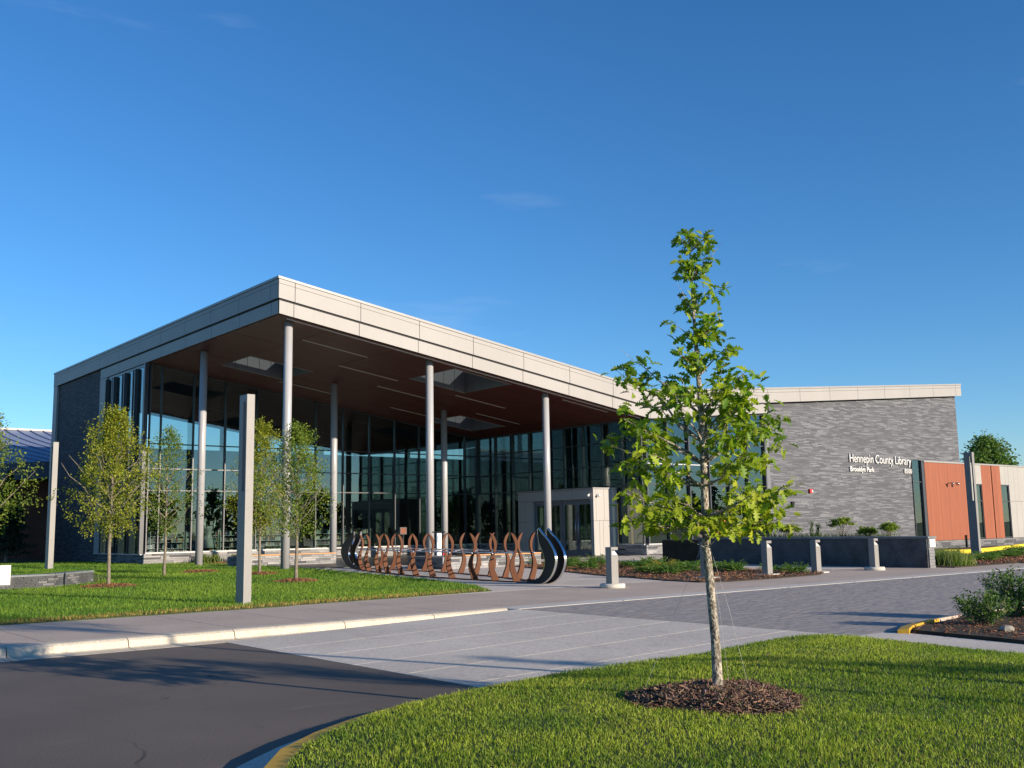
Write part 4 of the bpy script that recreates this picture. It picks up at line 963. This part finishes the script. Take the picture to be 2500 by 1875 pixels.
dup(oak, (14.0,-6.8,.0), 5.0, 1.1, 'young oak behind the camera, shading the right of the lawn', 'young oaks')

# ---- mulch
def chips(name, P, size, cols, parent=None, flat=.5):
    n = len(P); a = rng.normal(0,1,(n,3)); a[:,2] *= flat; a /= np.linalg.norm(a,axis=1)[:,None]
    nz_ = rng.normal(0,.45,(n,3)); nz_[:,2] += 1; b = np.cross(nz_,a); b /= np.linalg.norm(b,axis=1)[:,None]; c = np.cross(a,b)
    L_ = (np.array(size)*rng.uniform(.5,1.5,n))[:,None]; W = L_*rng.uniform(.16,.4,n)[:,None]; H_ = W*.35
    V = np.stack([P-a*L_-b*W*.6, P+a*L_-b*W*.4, P+a*L_*.9+b*W*.6, P-a*L_*.8+b*W*.5, P-a*L_*.7+c*H_, P+a*L_*.8+c*H_],1).reshape(-1,3)
    q = np.array([(0,1,5),(0,5,4),(1,2,5),(2,3,4),(2,4,5),(3,0,4)]); Tt = (q[None]+(np.arange(n)*6)[:,None,None]).reshape(-1,3)
    o = fast_mesh(name, V, Tt, 'chips', np.repeat(cols,6,axis=0), parent, True); o['kind'] = 'stuff'; return o
def chip_cols(n, base, v=.6): return np.array(base)*(1+v*(rng.random(n)[:,None]-.45)*2)*(1+.12*rng.normal(0,1,(n,3)))
def mulch_ring(x, y, z, r_, h, n, size, base, label):
    u = np.sqrt(rng.random(n)); a = rng.random(n)*6.283; rr = u*r_*(1+.10*np.sin(3*a+1)+.06*np.sin(7*a))
    hz = h*np.clip(1-(u)**2.2,0,1)*(.75+.25*vnoise(rr*np.cos(a)+9,rr*np.sin(a)+9,.25,5)) - .12*h*np.exp(-(u/.16)**2)
    P = np.stack([x+rr*np.cos(a), y+rr*np.sin(a), z+hz+rng.uniform(-.01,.012,n)],1)
    t_ = thing('mulch_ring', label, 'mulch', (0,0,0), 0, 'mulch rings round trees')
    prof = [(r_*k, z+h*max(0,1-k**2.2)*.8-.012) for k in (1.02,.9,.75,.55,.35,.18,.02)]
    MB().lathe(prof, 28, (x,y)).build('mound', 'soil', t_, True)
    chips('chips', P, np.full(n,size), np.clip(chip_cols(n, base),.004,1), t_)
mulch_ring(OAK[0], OAK[1], .07, .80, .17, 6500, .030, (.17,.105,.07), 'dark shredded mulch ring under the foreground oak')

# ---- lawn trees
def make_pear(label, loc, H_, RM, zc, n_cl, base, yel, seed, p_yel=.3, lsize=.075, per=20, name='lawn_tree', group='small trees on the library lawn', lean=(0,0), spread=.21):
    random.seed(seed); t_ = thing(name, label, 'tree', loc, random.uniform(0,6.28), group)
    tr = MB(); tr.tube([(0,0,-.05),(.01,0,.3),(.0,.02,zc*.7),(lean[0]*.3,lean[1]*.3,zc+.3),(lean[0],lean[1],H_*.93)], [.075,.055,.05,.04,.006], 9); tr.build('trunk', 'bark', t_, True)
    br = MB(); P = []; tips = []
    fr = lambda u: (.42+.58*sm(np.array(u/.28))) * (1-.82*max(0,(u-.36)/.64)**1.25)
    for i in range(22):
        u = (i+.5)/22; a_ = i*2.4+random.uniform(-.3,.3); z0 = zc+(H_-zc)*u*.62-.15; rr = RM*float(fr(min(1,u*.9+.05)))*random.uniform(.7,1.05)
        tip = Vector((math.cos(a_)*rr, math.sin(a_)*rr, min(H_, z0+rr*.75+.25))); base_ = Vector((lean[0]*z0/H_,lean[1]*z0/H_,z0))
        pts = limb(br, base_, tip, .022, .006, -.05, 5, .03); tips.append(pts)
    br.build('branches', 'bark', t_)['kind'] = 'stuff'
    k = 0
    while k < n_cl:
        u = random.random()**.85; rr = RM*float(fr(u))*math.sqrt(random.random())*random.uniform(.9,1.06); a_ = random.uniform(0,6.283)
        lob = .80+.30*math.sin(a_*3+seed+u*7)+.18*math.sin(a_*5+u*13)
        c = Vector((math.cos(a_)*rr*lob+lean[0]*u, math.sin(a_)*rr*lob+lean[1]*u, zc-.12+(H_-zc)*u + random.gauss(0,.06)))
        d = Vector((random.gauss(0,.5)+c.x*.5,random.gauss(0,.5)+c.y*.5,1)).normalized()*spread*1.4
        for j in range(per):
            v = random.random(); P.append(c+d*(v-.4)+Vector((random.gauss(0,spread*.36),random.gauss(0,spread*.36),random.gauss(0,spread*.3))))
        k += 1
    P = np.array([tuple(p) for p in P]); n = len(P)
    cols = leaf_cols(n, base, yel, p_yel, .3)
    V,Tt,Cc = leaf_arrays(P, rng.uniform(.7,1.3,n)*lsize, *DT, cols, .2, .1)
    fast_mesh('crown', V, Tt, 'leaf', Cc, t_)['kind'] = 'stuff'
    return t_
OL, YL = (.15,.195,.022), (.38,.38,.045)
GL, YG = (.10,.17,.025), (.27,.31,.045)
make_pear('yellow green lawn tree beside the low seat wall', (10.65,32.7,0), 5.55, 1.75, 1.75, 640, OL, YL, 3, .42)
make_pear('thin lawn tree before the leftmost canopy column', (14.95,39.5,0), 5.75, 1.65, 1.75, 300, GL, YG, 5, .2)
make_pear('yellow green lawn tree right behind the middle lamp pylon', (17.66,36.9,0), 5.9, 1.5, 1.6, 560, OL, YL, 8, .38)
make_pear('green lawn tree in front of the canopy corner column', (15.8,30.35,0), 5.15, 1.45, 1.55, 430, GL, YG, 11, .3)
make_pear('lawn tree cut off by the left frame edge', (6.55,31.2,0), 5.5, 1.5, 1.6, 640, GL, YG, 14, .3)
for (x,y,r_,lab) in ((10.65,32.7,.85,'mulch ring under the yellow green tree by seat wall'),(17.66,36.9,.75,'mulch ring under the tree behind the lamp pylon'),(15.8,30.35,.72,'mulch ring under the green tree before the corner column'),(17.2,41.5,.8,'mulch ring without a tree behind the lamp pylon')):
    mulch_ring(x, y, .03, r_, .10, 700, .045, (.24,.105,.05), lab)
make_pear('street tree outside the right frame edge, shading the road', (11.1,.9,0), 7.4, 1.3, 4.6, 260, GL, YG, 17, .3)
make_pear('slim young tree behind the camera, shading ramp and asphalt', (9.9,.6,0), 3.6, .6, 2.15, 80, GL, YG, 19, .3)
random.seed(99)
# dark spruce in the shade at the far left
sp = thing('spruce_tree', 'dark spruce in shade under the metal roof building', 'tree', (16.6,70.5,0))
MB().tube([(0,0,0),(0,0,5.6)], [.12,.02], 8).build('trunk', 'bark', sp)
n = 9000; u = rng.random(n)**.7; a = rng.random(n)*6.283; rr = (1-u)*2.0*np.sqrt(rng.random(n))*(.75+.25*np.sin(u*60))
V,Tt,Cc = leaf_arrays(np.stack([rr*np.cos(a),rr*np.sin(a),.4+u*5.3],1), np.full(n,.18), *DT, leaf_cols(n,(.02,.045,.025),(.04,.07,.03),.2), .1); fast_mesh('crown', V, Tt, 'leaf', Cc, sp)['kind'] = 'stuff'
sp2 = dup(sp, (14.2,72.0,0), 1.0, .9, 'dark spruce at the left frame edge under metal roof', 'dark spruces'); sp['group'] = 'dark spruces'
make_pear('round leafy tree rising behind the annex roof', (186,90,-.5), 16.5, 6.0, 6, 560, (.09,.17,.05), (.17,.25,.06), 21, .3, .6, 22, 'background_tree', None, (0,0), 1.6)
# trees across the road behind the camera, seen mirrored in the glass
tl = []
for i in range(60):
    x = -170+i*8+rng.normal(0,2); y = -150+rng.normal(0,14); h = rng.uniform(9,14); m = 260
    u = rng.random(m); a = rng.random(m)*6.283; rr = np.sqrt(rng.random(m))*4.5*np.sin(np.clip(u,.05,.98)*3.0+.1)
    tl.append(np.stack([x+rr*np.cos(a), y+rr*np.sin(a), 1+u*(h-1)],1))
tl = np.vstack(tl); n = len(tl); V,Tt,Cc = leaf_arrays(tl, rng.uniform(1.4,2.4,n), *DT, leaf_cols(n,(.035,.065,.02),(.07,.10,.03),.2), .2)
tag(fast_mesh('distant_wood', V, Tt, 'leaf', Cc), 'far row of leafy trees across the road', 'trees', None, 'stuff')

# ---- junipers
def juniper_mesh(seed, R0, H0, ns, base=(.04,.115,.028), yel=(.17,.28,.05)):
    random.seed(seed); V = []; Tt = []; Cc = []
    for s_ in range(ns):
        a_ = random.uniform(0,6.283); L_ = R0*random.uniform(.55,1.05); el = random.uniform(.15,.75); o = Vector((math.cos(a_)*random.uniform(0,.15),math.sin(a_)*random.uniform(0,.15),.02+random.random()*H0*.3))
        d = Vector((math.cos(a_)*math.cos(el), math.sin(a_)*math.cos(el), math.sin(el)*H0/R0*1.6))
        for k in range(34):
            u = random.uniform(.25,1); p = o+d*L_*u+Vector((0,0,-.25*H0*u*u)); side = Vector((-math.sin(a_),math.cos(a_),.0))*random.uniform(-1,1)*.16*(1.1-u*.6)
            q = p+side*.5; e = q+(d*.6+side.normalized()*.7*(1 if side.length else 0)+Vector((0,0,random.uniform(-.1,.35)))).normalized()*random.uniform(.06,.12)
            w_ = Vector((random.gauss(0,1),random.gauss(0,1),random.gauss(0,1))).normalized()*.014; b = len(V); V += [tuple(q-w_),tuple(q+w_),tuple(e)]; Tt.append((b,b+1,b+2))
            f = min(1,max(0,u*random.uniform(.4,1.1))); c = [base[i]*(1-f)+yel[i]*f for i in range(3)]; Cc += [c]*3
    return np.array(V), np.array(Tt), np.array(Cc)
JM = []
for sd, R0, H0, ns in ((1,.75,.42,90),(2,.65,.5,85),(3,.9,.36,100)):
    o = fast_mesh('j', *juniper_mesh(sd,R0,H0,ns)[:2], 'leaf', juniper_mesh(sd,R0,H0,ns)[2]); JM.append(o.data); bpy.data.objects.remove(o)
o = fast_mesh('j', *juniper_mesh(4,.6,.4,70,(.12,.13,.03),(.42,.36,.06))[:2], 'leaf', juniper_mesh(4,.6,.4,70,(.12,.13,.03),(.42,.36,.06))[2]); JM.append(o.data); bpy.data.objects.remove(o)
def juniper(x, y, z, mi, s, label, group='spreading junipers in the mulch'):
    t_ = thing('juniper_shrub', label, 'shrub', (x,y,z), random.uniform(0,6.28), group); t_.scale = (s,s,s)
    o = bpy.data.objects.new('foliage', JM[mi]); link(o, t_); o['kind'] = 'stuff'; MB().tube([(0,0,-.05),(.02,0,.15)], .03, 6).build('stem', 'bark', t_)
ORD = ['first','second','third','fourth','fifth','sixth','seventh','eighth','ninth','tenth','eleventh','twelfth','thirteenth','fourteenth','fifteenth']
JP = ((27.6,30.6,0,1.05),(27.0,28.6,1,1.1),(29.4,33.2,1,1.0),(30.4,31.6,1,1.1),(29.2,28.2,2,1.15),(26.2,24.6,2,1.0),(30.6,28.6,0,1.2),(27.4,24.0,0,1.0),(25.5,23.2,1,1.05),(29.6,25.9,2,1.1),(28.2,22.6,1,1.0),(29.0,23.8,2,1.1),(28.8,21.4,2,.9),(29.3,34.9,0,1.0),(31.3,34.4,2,1.1))
for row, nm in ((0,'back'),(1,'front')):
    js = sorted([j for j in JP if (j[0]*.635+j[1]*.773 < 40.6) == bool(row)], key=lambda j: j[0]/j[1])
    for i, (x,y,mi,s) in enumerate(js): juniper(x,y,.03,mi,s*.74,'spreading green juniper, %s from left in the %s half of bed' % (ORD[i], nm))
juniper(27.5,25.2,.03,3,1.0,'yellowing juniper among the green ones by the oak trunk')
juniper(28.35,20.2,.03,1,.65,'small dark juniper left of the last bollard')
for i,(x,y,mi,s) in enumerate(((38.2,19.9,0,.9),(40.6,20.2,2,1.2),(42.5,20.9,0,1.2),(44.6,21.2,2,1.3),(46.4,22.0,1,1.0),(47.6,21.6,2,1.3),(49.5,22.6,0,1.4),(51.6,23.6,2,1.5),(44.0,23.2,1,1.2))):
    juniper(x,y,.02,mi,s*.68,'low dark juniper, %s from left around the right lamp pylon' % ORD[i],'junipers round the right lamp pylon')

# ---- mulch on the beds
for nm, poly, n, size, base, z, lab in (('bed_mulch', JB, 9000, .05, (.21,.10,.052), .035, 'reddish bark mulch in the juniper bed'), ('bed_mulch', [(34.9,19.2),(37.3,18.6),(40,18.2),(56,18.2),(56,26),(45,25),(36,22)], 7000, .075, (.24,.115,.06), .05, 'reddish bark mulch round the right lamp pylon'), ('bed_mulch', RB[:4]+[(20,2.0),(20,8.5)]+RB[6:], 7000, .035, (.17,.075,.04), .055, 'dark red mulch under the green shrubs at right'), ('bed_mulch', [(21.7,55.6),(22.7,52.4),(26.5,52.4),(26.5,55.7)], 900, .06, (.28,.12,.05), .02, 'strip of mulch below the glass wall')):
    P2 = scatter(poly, n); zz = z+rng.uniform(-.01,.03,n); 
    if nm and poly[0][0] > 34: zz = zz+right_h(P2[:,0],P2[:,1])
    o = chips(nm, np.column_stack([P2,zz]), np.full(n,size), np.clip(chip_cols(n,base),.004,1)); tag(o, lab, 'mulch')

# ---- leafy shrubs, right of the island
def leafy(label, loc, R0, H0, n, seed, base=(.05,.12,.035), yel=(.18,.28,.06), ls=.055, name='leafy_shrub', group=None):
    random.seed(seed); r2_ = np.random.default_rng(seed); t_ = thing(name, label, 'shrub', loc, 0, group)
    st = MB(); P = []
    for s_ in range(26):
        a_ = random.uniform(0,6.283); rr = R0*math.sqrt(random.random()); h_ = H0*(1-.35*(rr/R0)**2)*random.uniform(.75,1.08); tip = Vector((math.cos(a_)*rr,math.sin(a_)*rr,h_)); pts = limb(st,(math.cos(a_)*.05,math.sin(a_)*.05,0),tip,.008,.003,.0,4,.05)
        for k in range(n//26):
            u = random.random()**.6; i = min(3,int(u*4)); q = Vector(pts[i]).lerp(Vector(pts[i+1]),u*4-i); P.append(q+Vector((random.gauss(0,.045),random.gauss(0,.045),random.gauss(0,.03))))
    st.build('stems', 'bark', t_)['kind'] = 'stuff'
    P = np.array([tuple(p) for p in P]); m = len(P); V,Tt,Cc = leaf_arrays(P, rng.uniform(.7,1.25,m)*ls, *DT, leaf_cols(m,base,yel,.25,.3), .5, .2); fast_mesh('foliage', V, Tt, 'leaf', Cc, t_)['kind'] = 'stuff'
leafy('leafy green shrub at left of the shrub bed, near yellow kerb', (15.55,7.75,.05), .42, .55, 1700, 31)
leafy('taller leafy green shrub behind the first in the bed', (17.2,8.05,.05), .55, .82, 2600, 32)
leafy('leafy green shrub cut by the right frame edge', (17.5,7.1,.05), .55, .8, 2200, 33)
rk_ = MB(); rk_.lathe([(.05,-.03),(.11,.0),(.12,.04),(.08,.085),(.01,.10)], 9); ro_ = rk_.build('stone', 'rock', None, False); ro_.location = (14.85,7.1,.05); ro_.scale = (1.2,.8,.8); tag(ro_, 'pale round stone lying in the dark mulch bed', 'stone')
# sumac-like shrubs and herbs above the planter wall
def sumac(x, y, r_, h, seed, label):
    random.seed(seed); t_ = thing('planter_shrub', label, 'shrub', (x,y,.96), 0, 'feathery shrubs above the planter wall'); st = MB(); P = []
    for s_ in range(16):
        a_ = random.uniform(0,6.283); q = math.sqrt(random.random()); tip = Vector((math.cos(a_)*r_*q,math.sin(a_)*r_*q,h*(1-.3*q*q)*random.uniform(.85,1.05))); limb(st,(0,0,0),tip,.012,.004,0,3,.05)
        for k in range(15):
            d = Vector((random.gauss(0,1),random.gauss(0,1),random.gauss(.1,.3))).normalized()*random.uniform(.1,.24)
            for m in range(7): P.append(tip+d*(m/6)+Vector((random.gauss(0,.015),random.gauss(0,.015),-.04*(m/6)**2)))
    st.build('stems', 'bark', t_)['kind'] = 'stuff'; P = np.array([tuple(p) for p in P]); m = len(P)
    V,Tt,Cc = leaf_arrays(P, rng.uniform(.05,.10,m), *DT, leaf_cols(m,(.11,.20,.03),(.33,.38,.05),.4,.25), .4, .1); fast_mesh('foliage', V, Tt, 'leaf', Cc, t_)['kind'] = 'stuff'
sumac(35.5,23.1,.48,.82,41,'largest round feathery shrub above the planter wall, below the lettering')
sumac(35.5,21.1,.30,.62,42,'small rightmost feathery shrub above the planter wall')
sumac(35.5,22.0,.28,.45,43,'low feathery shrub between two larger ones on the planter wall')
sumac(35.6,26.4,.42,.75,44,'feathery shrub above planter wall, partly behind the oak')
sumac(35.7,25.6,.35,.60,45,'feathery shrub above planter wall just right of the oak crown')
def herb_clump(nm, label, cat, pts, h, base, yel, group=None, w=.012):
    n = len(pts); hh = h*rng.uniform(.5,1.2,n); lean = rng.normal(0,.25,(n,2))*hh[:,None]
    a = rng.random(n)*6.283; wx = np.cos(a)*w; wy = np.sin(a)*w
    V = np.stack([pts-np.stack([wx,wy,0*wx],1), pts+np.stack([wx,wy,0*wx],1), pts+np.stack([lean[:,0],lean[:,1],hh],1)],1).reshape(-1,3); Tt = np.arange(3*n).reshape(-1,3)
    o = fast_mesh(nm, V, Tt, 'leaf', np.repeat(leaf_cols(n,base,yel,.3,.3),3,axis=0)); tag(o, label, cat, group, 'stuff'); return o
q = scatter([(34.9,21),(36.2,21),(36.2,29.3),(34.9,29.3)], 2600); herb_clump('planter_herbs', 'low green herbs growing along the planter wall top', 'plants', np.column_stack([q,np.full(len(q),.96)]), .28, (.05,.10,.03), (.14,.18,.06))
for (x,y,h) in ((35.6,24.55,.85),(35.5,24.2,.7),(35.6,27.5,.6)):
    q = np.column_stack([rng.normal(x,.05,160), rng.normal(y,.05,160), .96+rng.random(160)*h*.8]); herb_clump('tall_herb', 'upright spiky herb above the planter wall', 'plant', q, .16, (.05,.10,.03), (.12,.16,.05), 'upright herbs above the planter wall')
for x,y,lab in ((36.4,19.5,'feathery green grass clump right of the planter wall end'),(37.0,20.6,'taller grass clump behind the planter wall end'),(36.1,19.0,'low grass clump at the front of the right bed')):
    q = np.column_stack([rng.normal(x,.28,900), rng.normal(y,.28,900), np.full(900,.03)]); herb_clump('grass_clump', lab, 'plant', q, .55, (.10,.17,.05), (.27,.31,.09), 'grass clumps right of the planter wall')
for i,(x,y) in enumerate(((22.6,54.2),(23.5,54.6),(24.4,54.0),(25.2,54.5),(23.0,55.1))):
    q = np.column_stack([rng.normal(x,.16,220), rng.normal(y,.16,220), np.full(220,.02)]); herb_clump('perennial', 'small green perennial in mulch below the glass wall', 'plant', q, .45, (.07,.13,.03), (.22,.24,.05), 'perennials below the glass wall', .03)

# ---- grass blades
def grass(name, P, h, w, cols, parent, seg2=True):
    n = len(P); a = rng.random(n)*6.283; dx = np.cos(a); dy = np.sin(a); lean = rng.normal(0,.6,n)*h; la = rng.random(n)*6.283
    lx = np.cos(la)*lean; ly = np.sin(la)*lean; W = np.stack([dx*w,dy*w,0*w],1); Z0 = np.zeros(n)
    b0 = P-W; b1 = P+W; tip = P+np.stack([lx,ly,h*rng.uniform(.75,1,n)],1)
    if seg2:
        mid = P+np.stack([lx*.35,ly*.35,h*.55],1); V = np.stack([b0,b1,mid+W*.75,mid-W*.75,tip],1).reshape(-1,3)
        q = np.array([(0,1,2),(0,2,3),(3,2,4)]); Tt = (q[None]+(np.arange(n)*5)[:,None,None]).reshape(-1,3); k = 5
        cc = np.repeat(cols,5,axis=0)
    else:
        V = np.stack([b0,b1,tip],1).reshape(-1,3); Tt = np.arange(3*n).reshape(-1,3); cc = np.repeat(cols,3,axis=0)
    return fast_mesh(name, V, Tt, 'grass', cc, parent)
# island
poly = [p for p in ISL if p[1] > 2]+[(11.5,1.0),(2.4,1.0)]
poly = [(2.32,1.6),(2.32,3.0)]+ISL[2:17]+[(11.7,2.0),(11.55,1.6)]
N = 260000; q = scatter(poly, N); d2 = np.hypot(q[:,0],q[:,1]); q = q[rng.random(N) < np.clip(1.25-.06*d2,.45,1)]
rr = np.hypot((q[:,0]-OAK[0]), (q[:,1]-OAK[1])); q = q[rr > .74+.08*np.sin(3*np.arctan2(q[:,1]-OAK[1],q[:,0]-OAK[0])+1)]
n = len(q); x,y = q.T
patch = .5*vnoise(x,y,.9,1)+.3*vnoise(x,y,.35,2)+.2*vnoise(x,y,2.3,4); tall = .6*vnoise(x,y,.28,6)+.4*vnoise(x,y,1.1,7)
g0 = np.array((.11,.205,.022)); g1 = np.array((.36,.42,.046)); ye = np.array((.27,.235,.06))
f = np.clip(patch*1.5-.25+rng.normal(0,.18,n),0,1)[:,None]; cols = g0*(1-f)+g1*f
dry = (rng.random(n) < .03+.10*np.clip(vnoise(x,y,1.5,9)-.55,0,1)*2+.22*np.clip(1-np.hypot((x-9.6)/1.6,(y-7.4)/.7),0,1)+.25*np.clip(1-np.hypot((x-5.9)/.5,(y-5.7)/.5),0,1)); cols[dry] = ye*(.6+.5*rng.random(dry.sum())[:,None])
cols *= (1+.22*rng.normal(0,1,n))[:,None].clip(.4,1.6)
h = (.022+.034*tall)*rng.uniform(.6,1.25,n); dd = edge_dist(x,y,ISL)
gr = grass('grass', np.column_stack([q,isl_h(x,y)-.008]), h, rng.uniform(.0016,.0032,n)*(1+.05*np.hypot(x,y)), np.clip(cols,.005,1), None); tag(gr, 'short green lawn grass in the foreground island', 'grass', None, 'stuff')
# library lawn
vis = [(3.5,20.85),(10,20.85),(14,21.15),(16.72,21.38),(17.85,23.5),(19.15,27.7),(20.35,33.3),(21.65,40),(22.45,46),(22.55,52.3),(21.5,55.6),(19.8,55.6),(19.8,66),(12,66),(3.5,30)]
N = 330000; q = scatter(vis, N); dd2 = np.hypot(q[:,0],q[:,1]); q = q[rng.random(N) < np.clip((24/dd2)**1.6,.12,1)]
for (mx,my,mr) in ((10.65,32.7,.8),(17.66,36.9,.7),(15.8,30.35,.68),(17.2,41.5,.75)): q = q[np.hypot(q[:,0]-mx,q[:,1]-my) > mr]
inw = np.abs(q[:,1]-wall_y(q[:,0])-.2) > .35; q = q[inw | (q[:,0] > 11.7)]
n = len(q); x,y = q.T; dist = np.hypot(x,y)
patch = .5*vnoise(x,y,2.2,11)+.3*vnoise(x,y,.7,12)+.2*vnoise(x,y,5,13)
f = np.clip(patch*1.5-.25+rng.normal(0,.2,n),0,1)[:,None]; cols = np.array((.075,.185,.02))*(1-f)+np.array((.235,.35,.038))*f
ed = y-np.where(x < 10,20.84,21.15+(x-14)*.06); dryp = np.clip(1.15-ed/(.55+.5*vnoise(x,y,.8,15)),0,1)*np.clip(1.25-(x-12)*.12,.35,1)
dry = rng.random(n) < dryp*.85; cols[dry] = np.array((.46,.33,.10))*(.6+.6*rng.random(dry.sum())[:,None])
cols *= (1+.22*rng.normal(0,1,n))[:,None].clip(.4,1.6)
gl = grass('grass', np.column_stack([q,lawn_h(x,y)+.005]), rng.uniform(.035,.085,n)*(1+.008*dist), rng.uniform(.003,.006,n)*(1+.05*dist), np.clip(cols,.005,1), None, False); tag(gl, 'green lawn grass with dry golden edge along the sidewalk', 'grass', None, 'stuff')
# a fallen leaf on the island lawn
lf_ = fast_mesh('fallen_leaf', *leaf_arrays(np.zeros((1,3)), [.12], *OT, np.array([[.55,.33,.18]]), 2.0)[:2], 'leaf', np.tile(np.array([[.55,.33,.18]]),(len(OT[0]),1))); lf_.location = (10.1,7.6,.13); tag(lf_, 'single dry brown leaf lying on the foreground lawn', 'leaf')
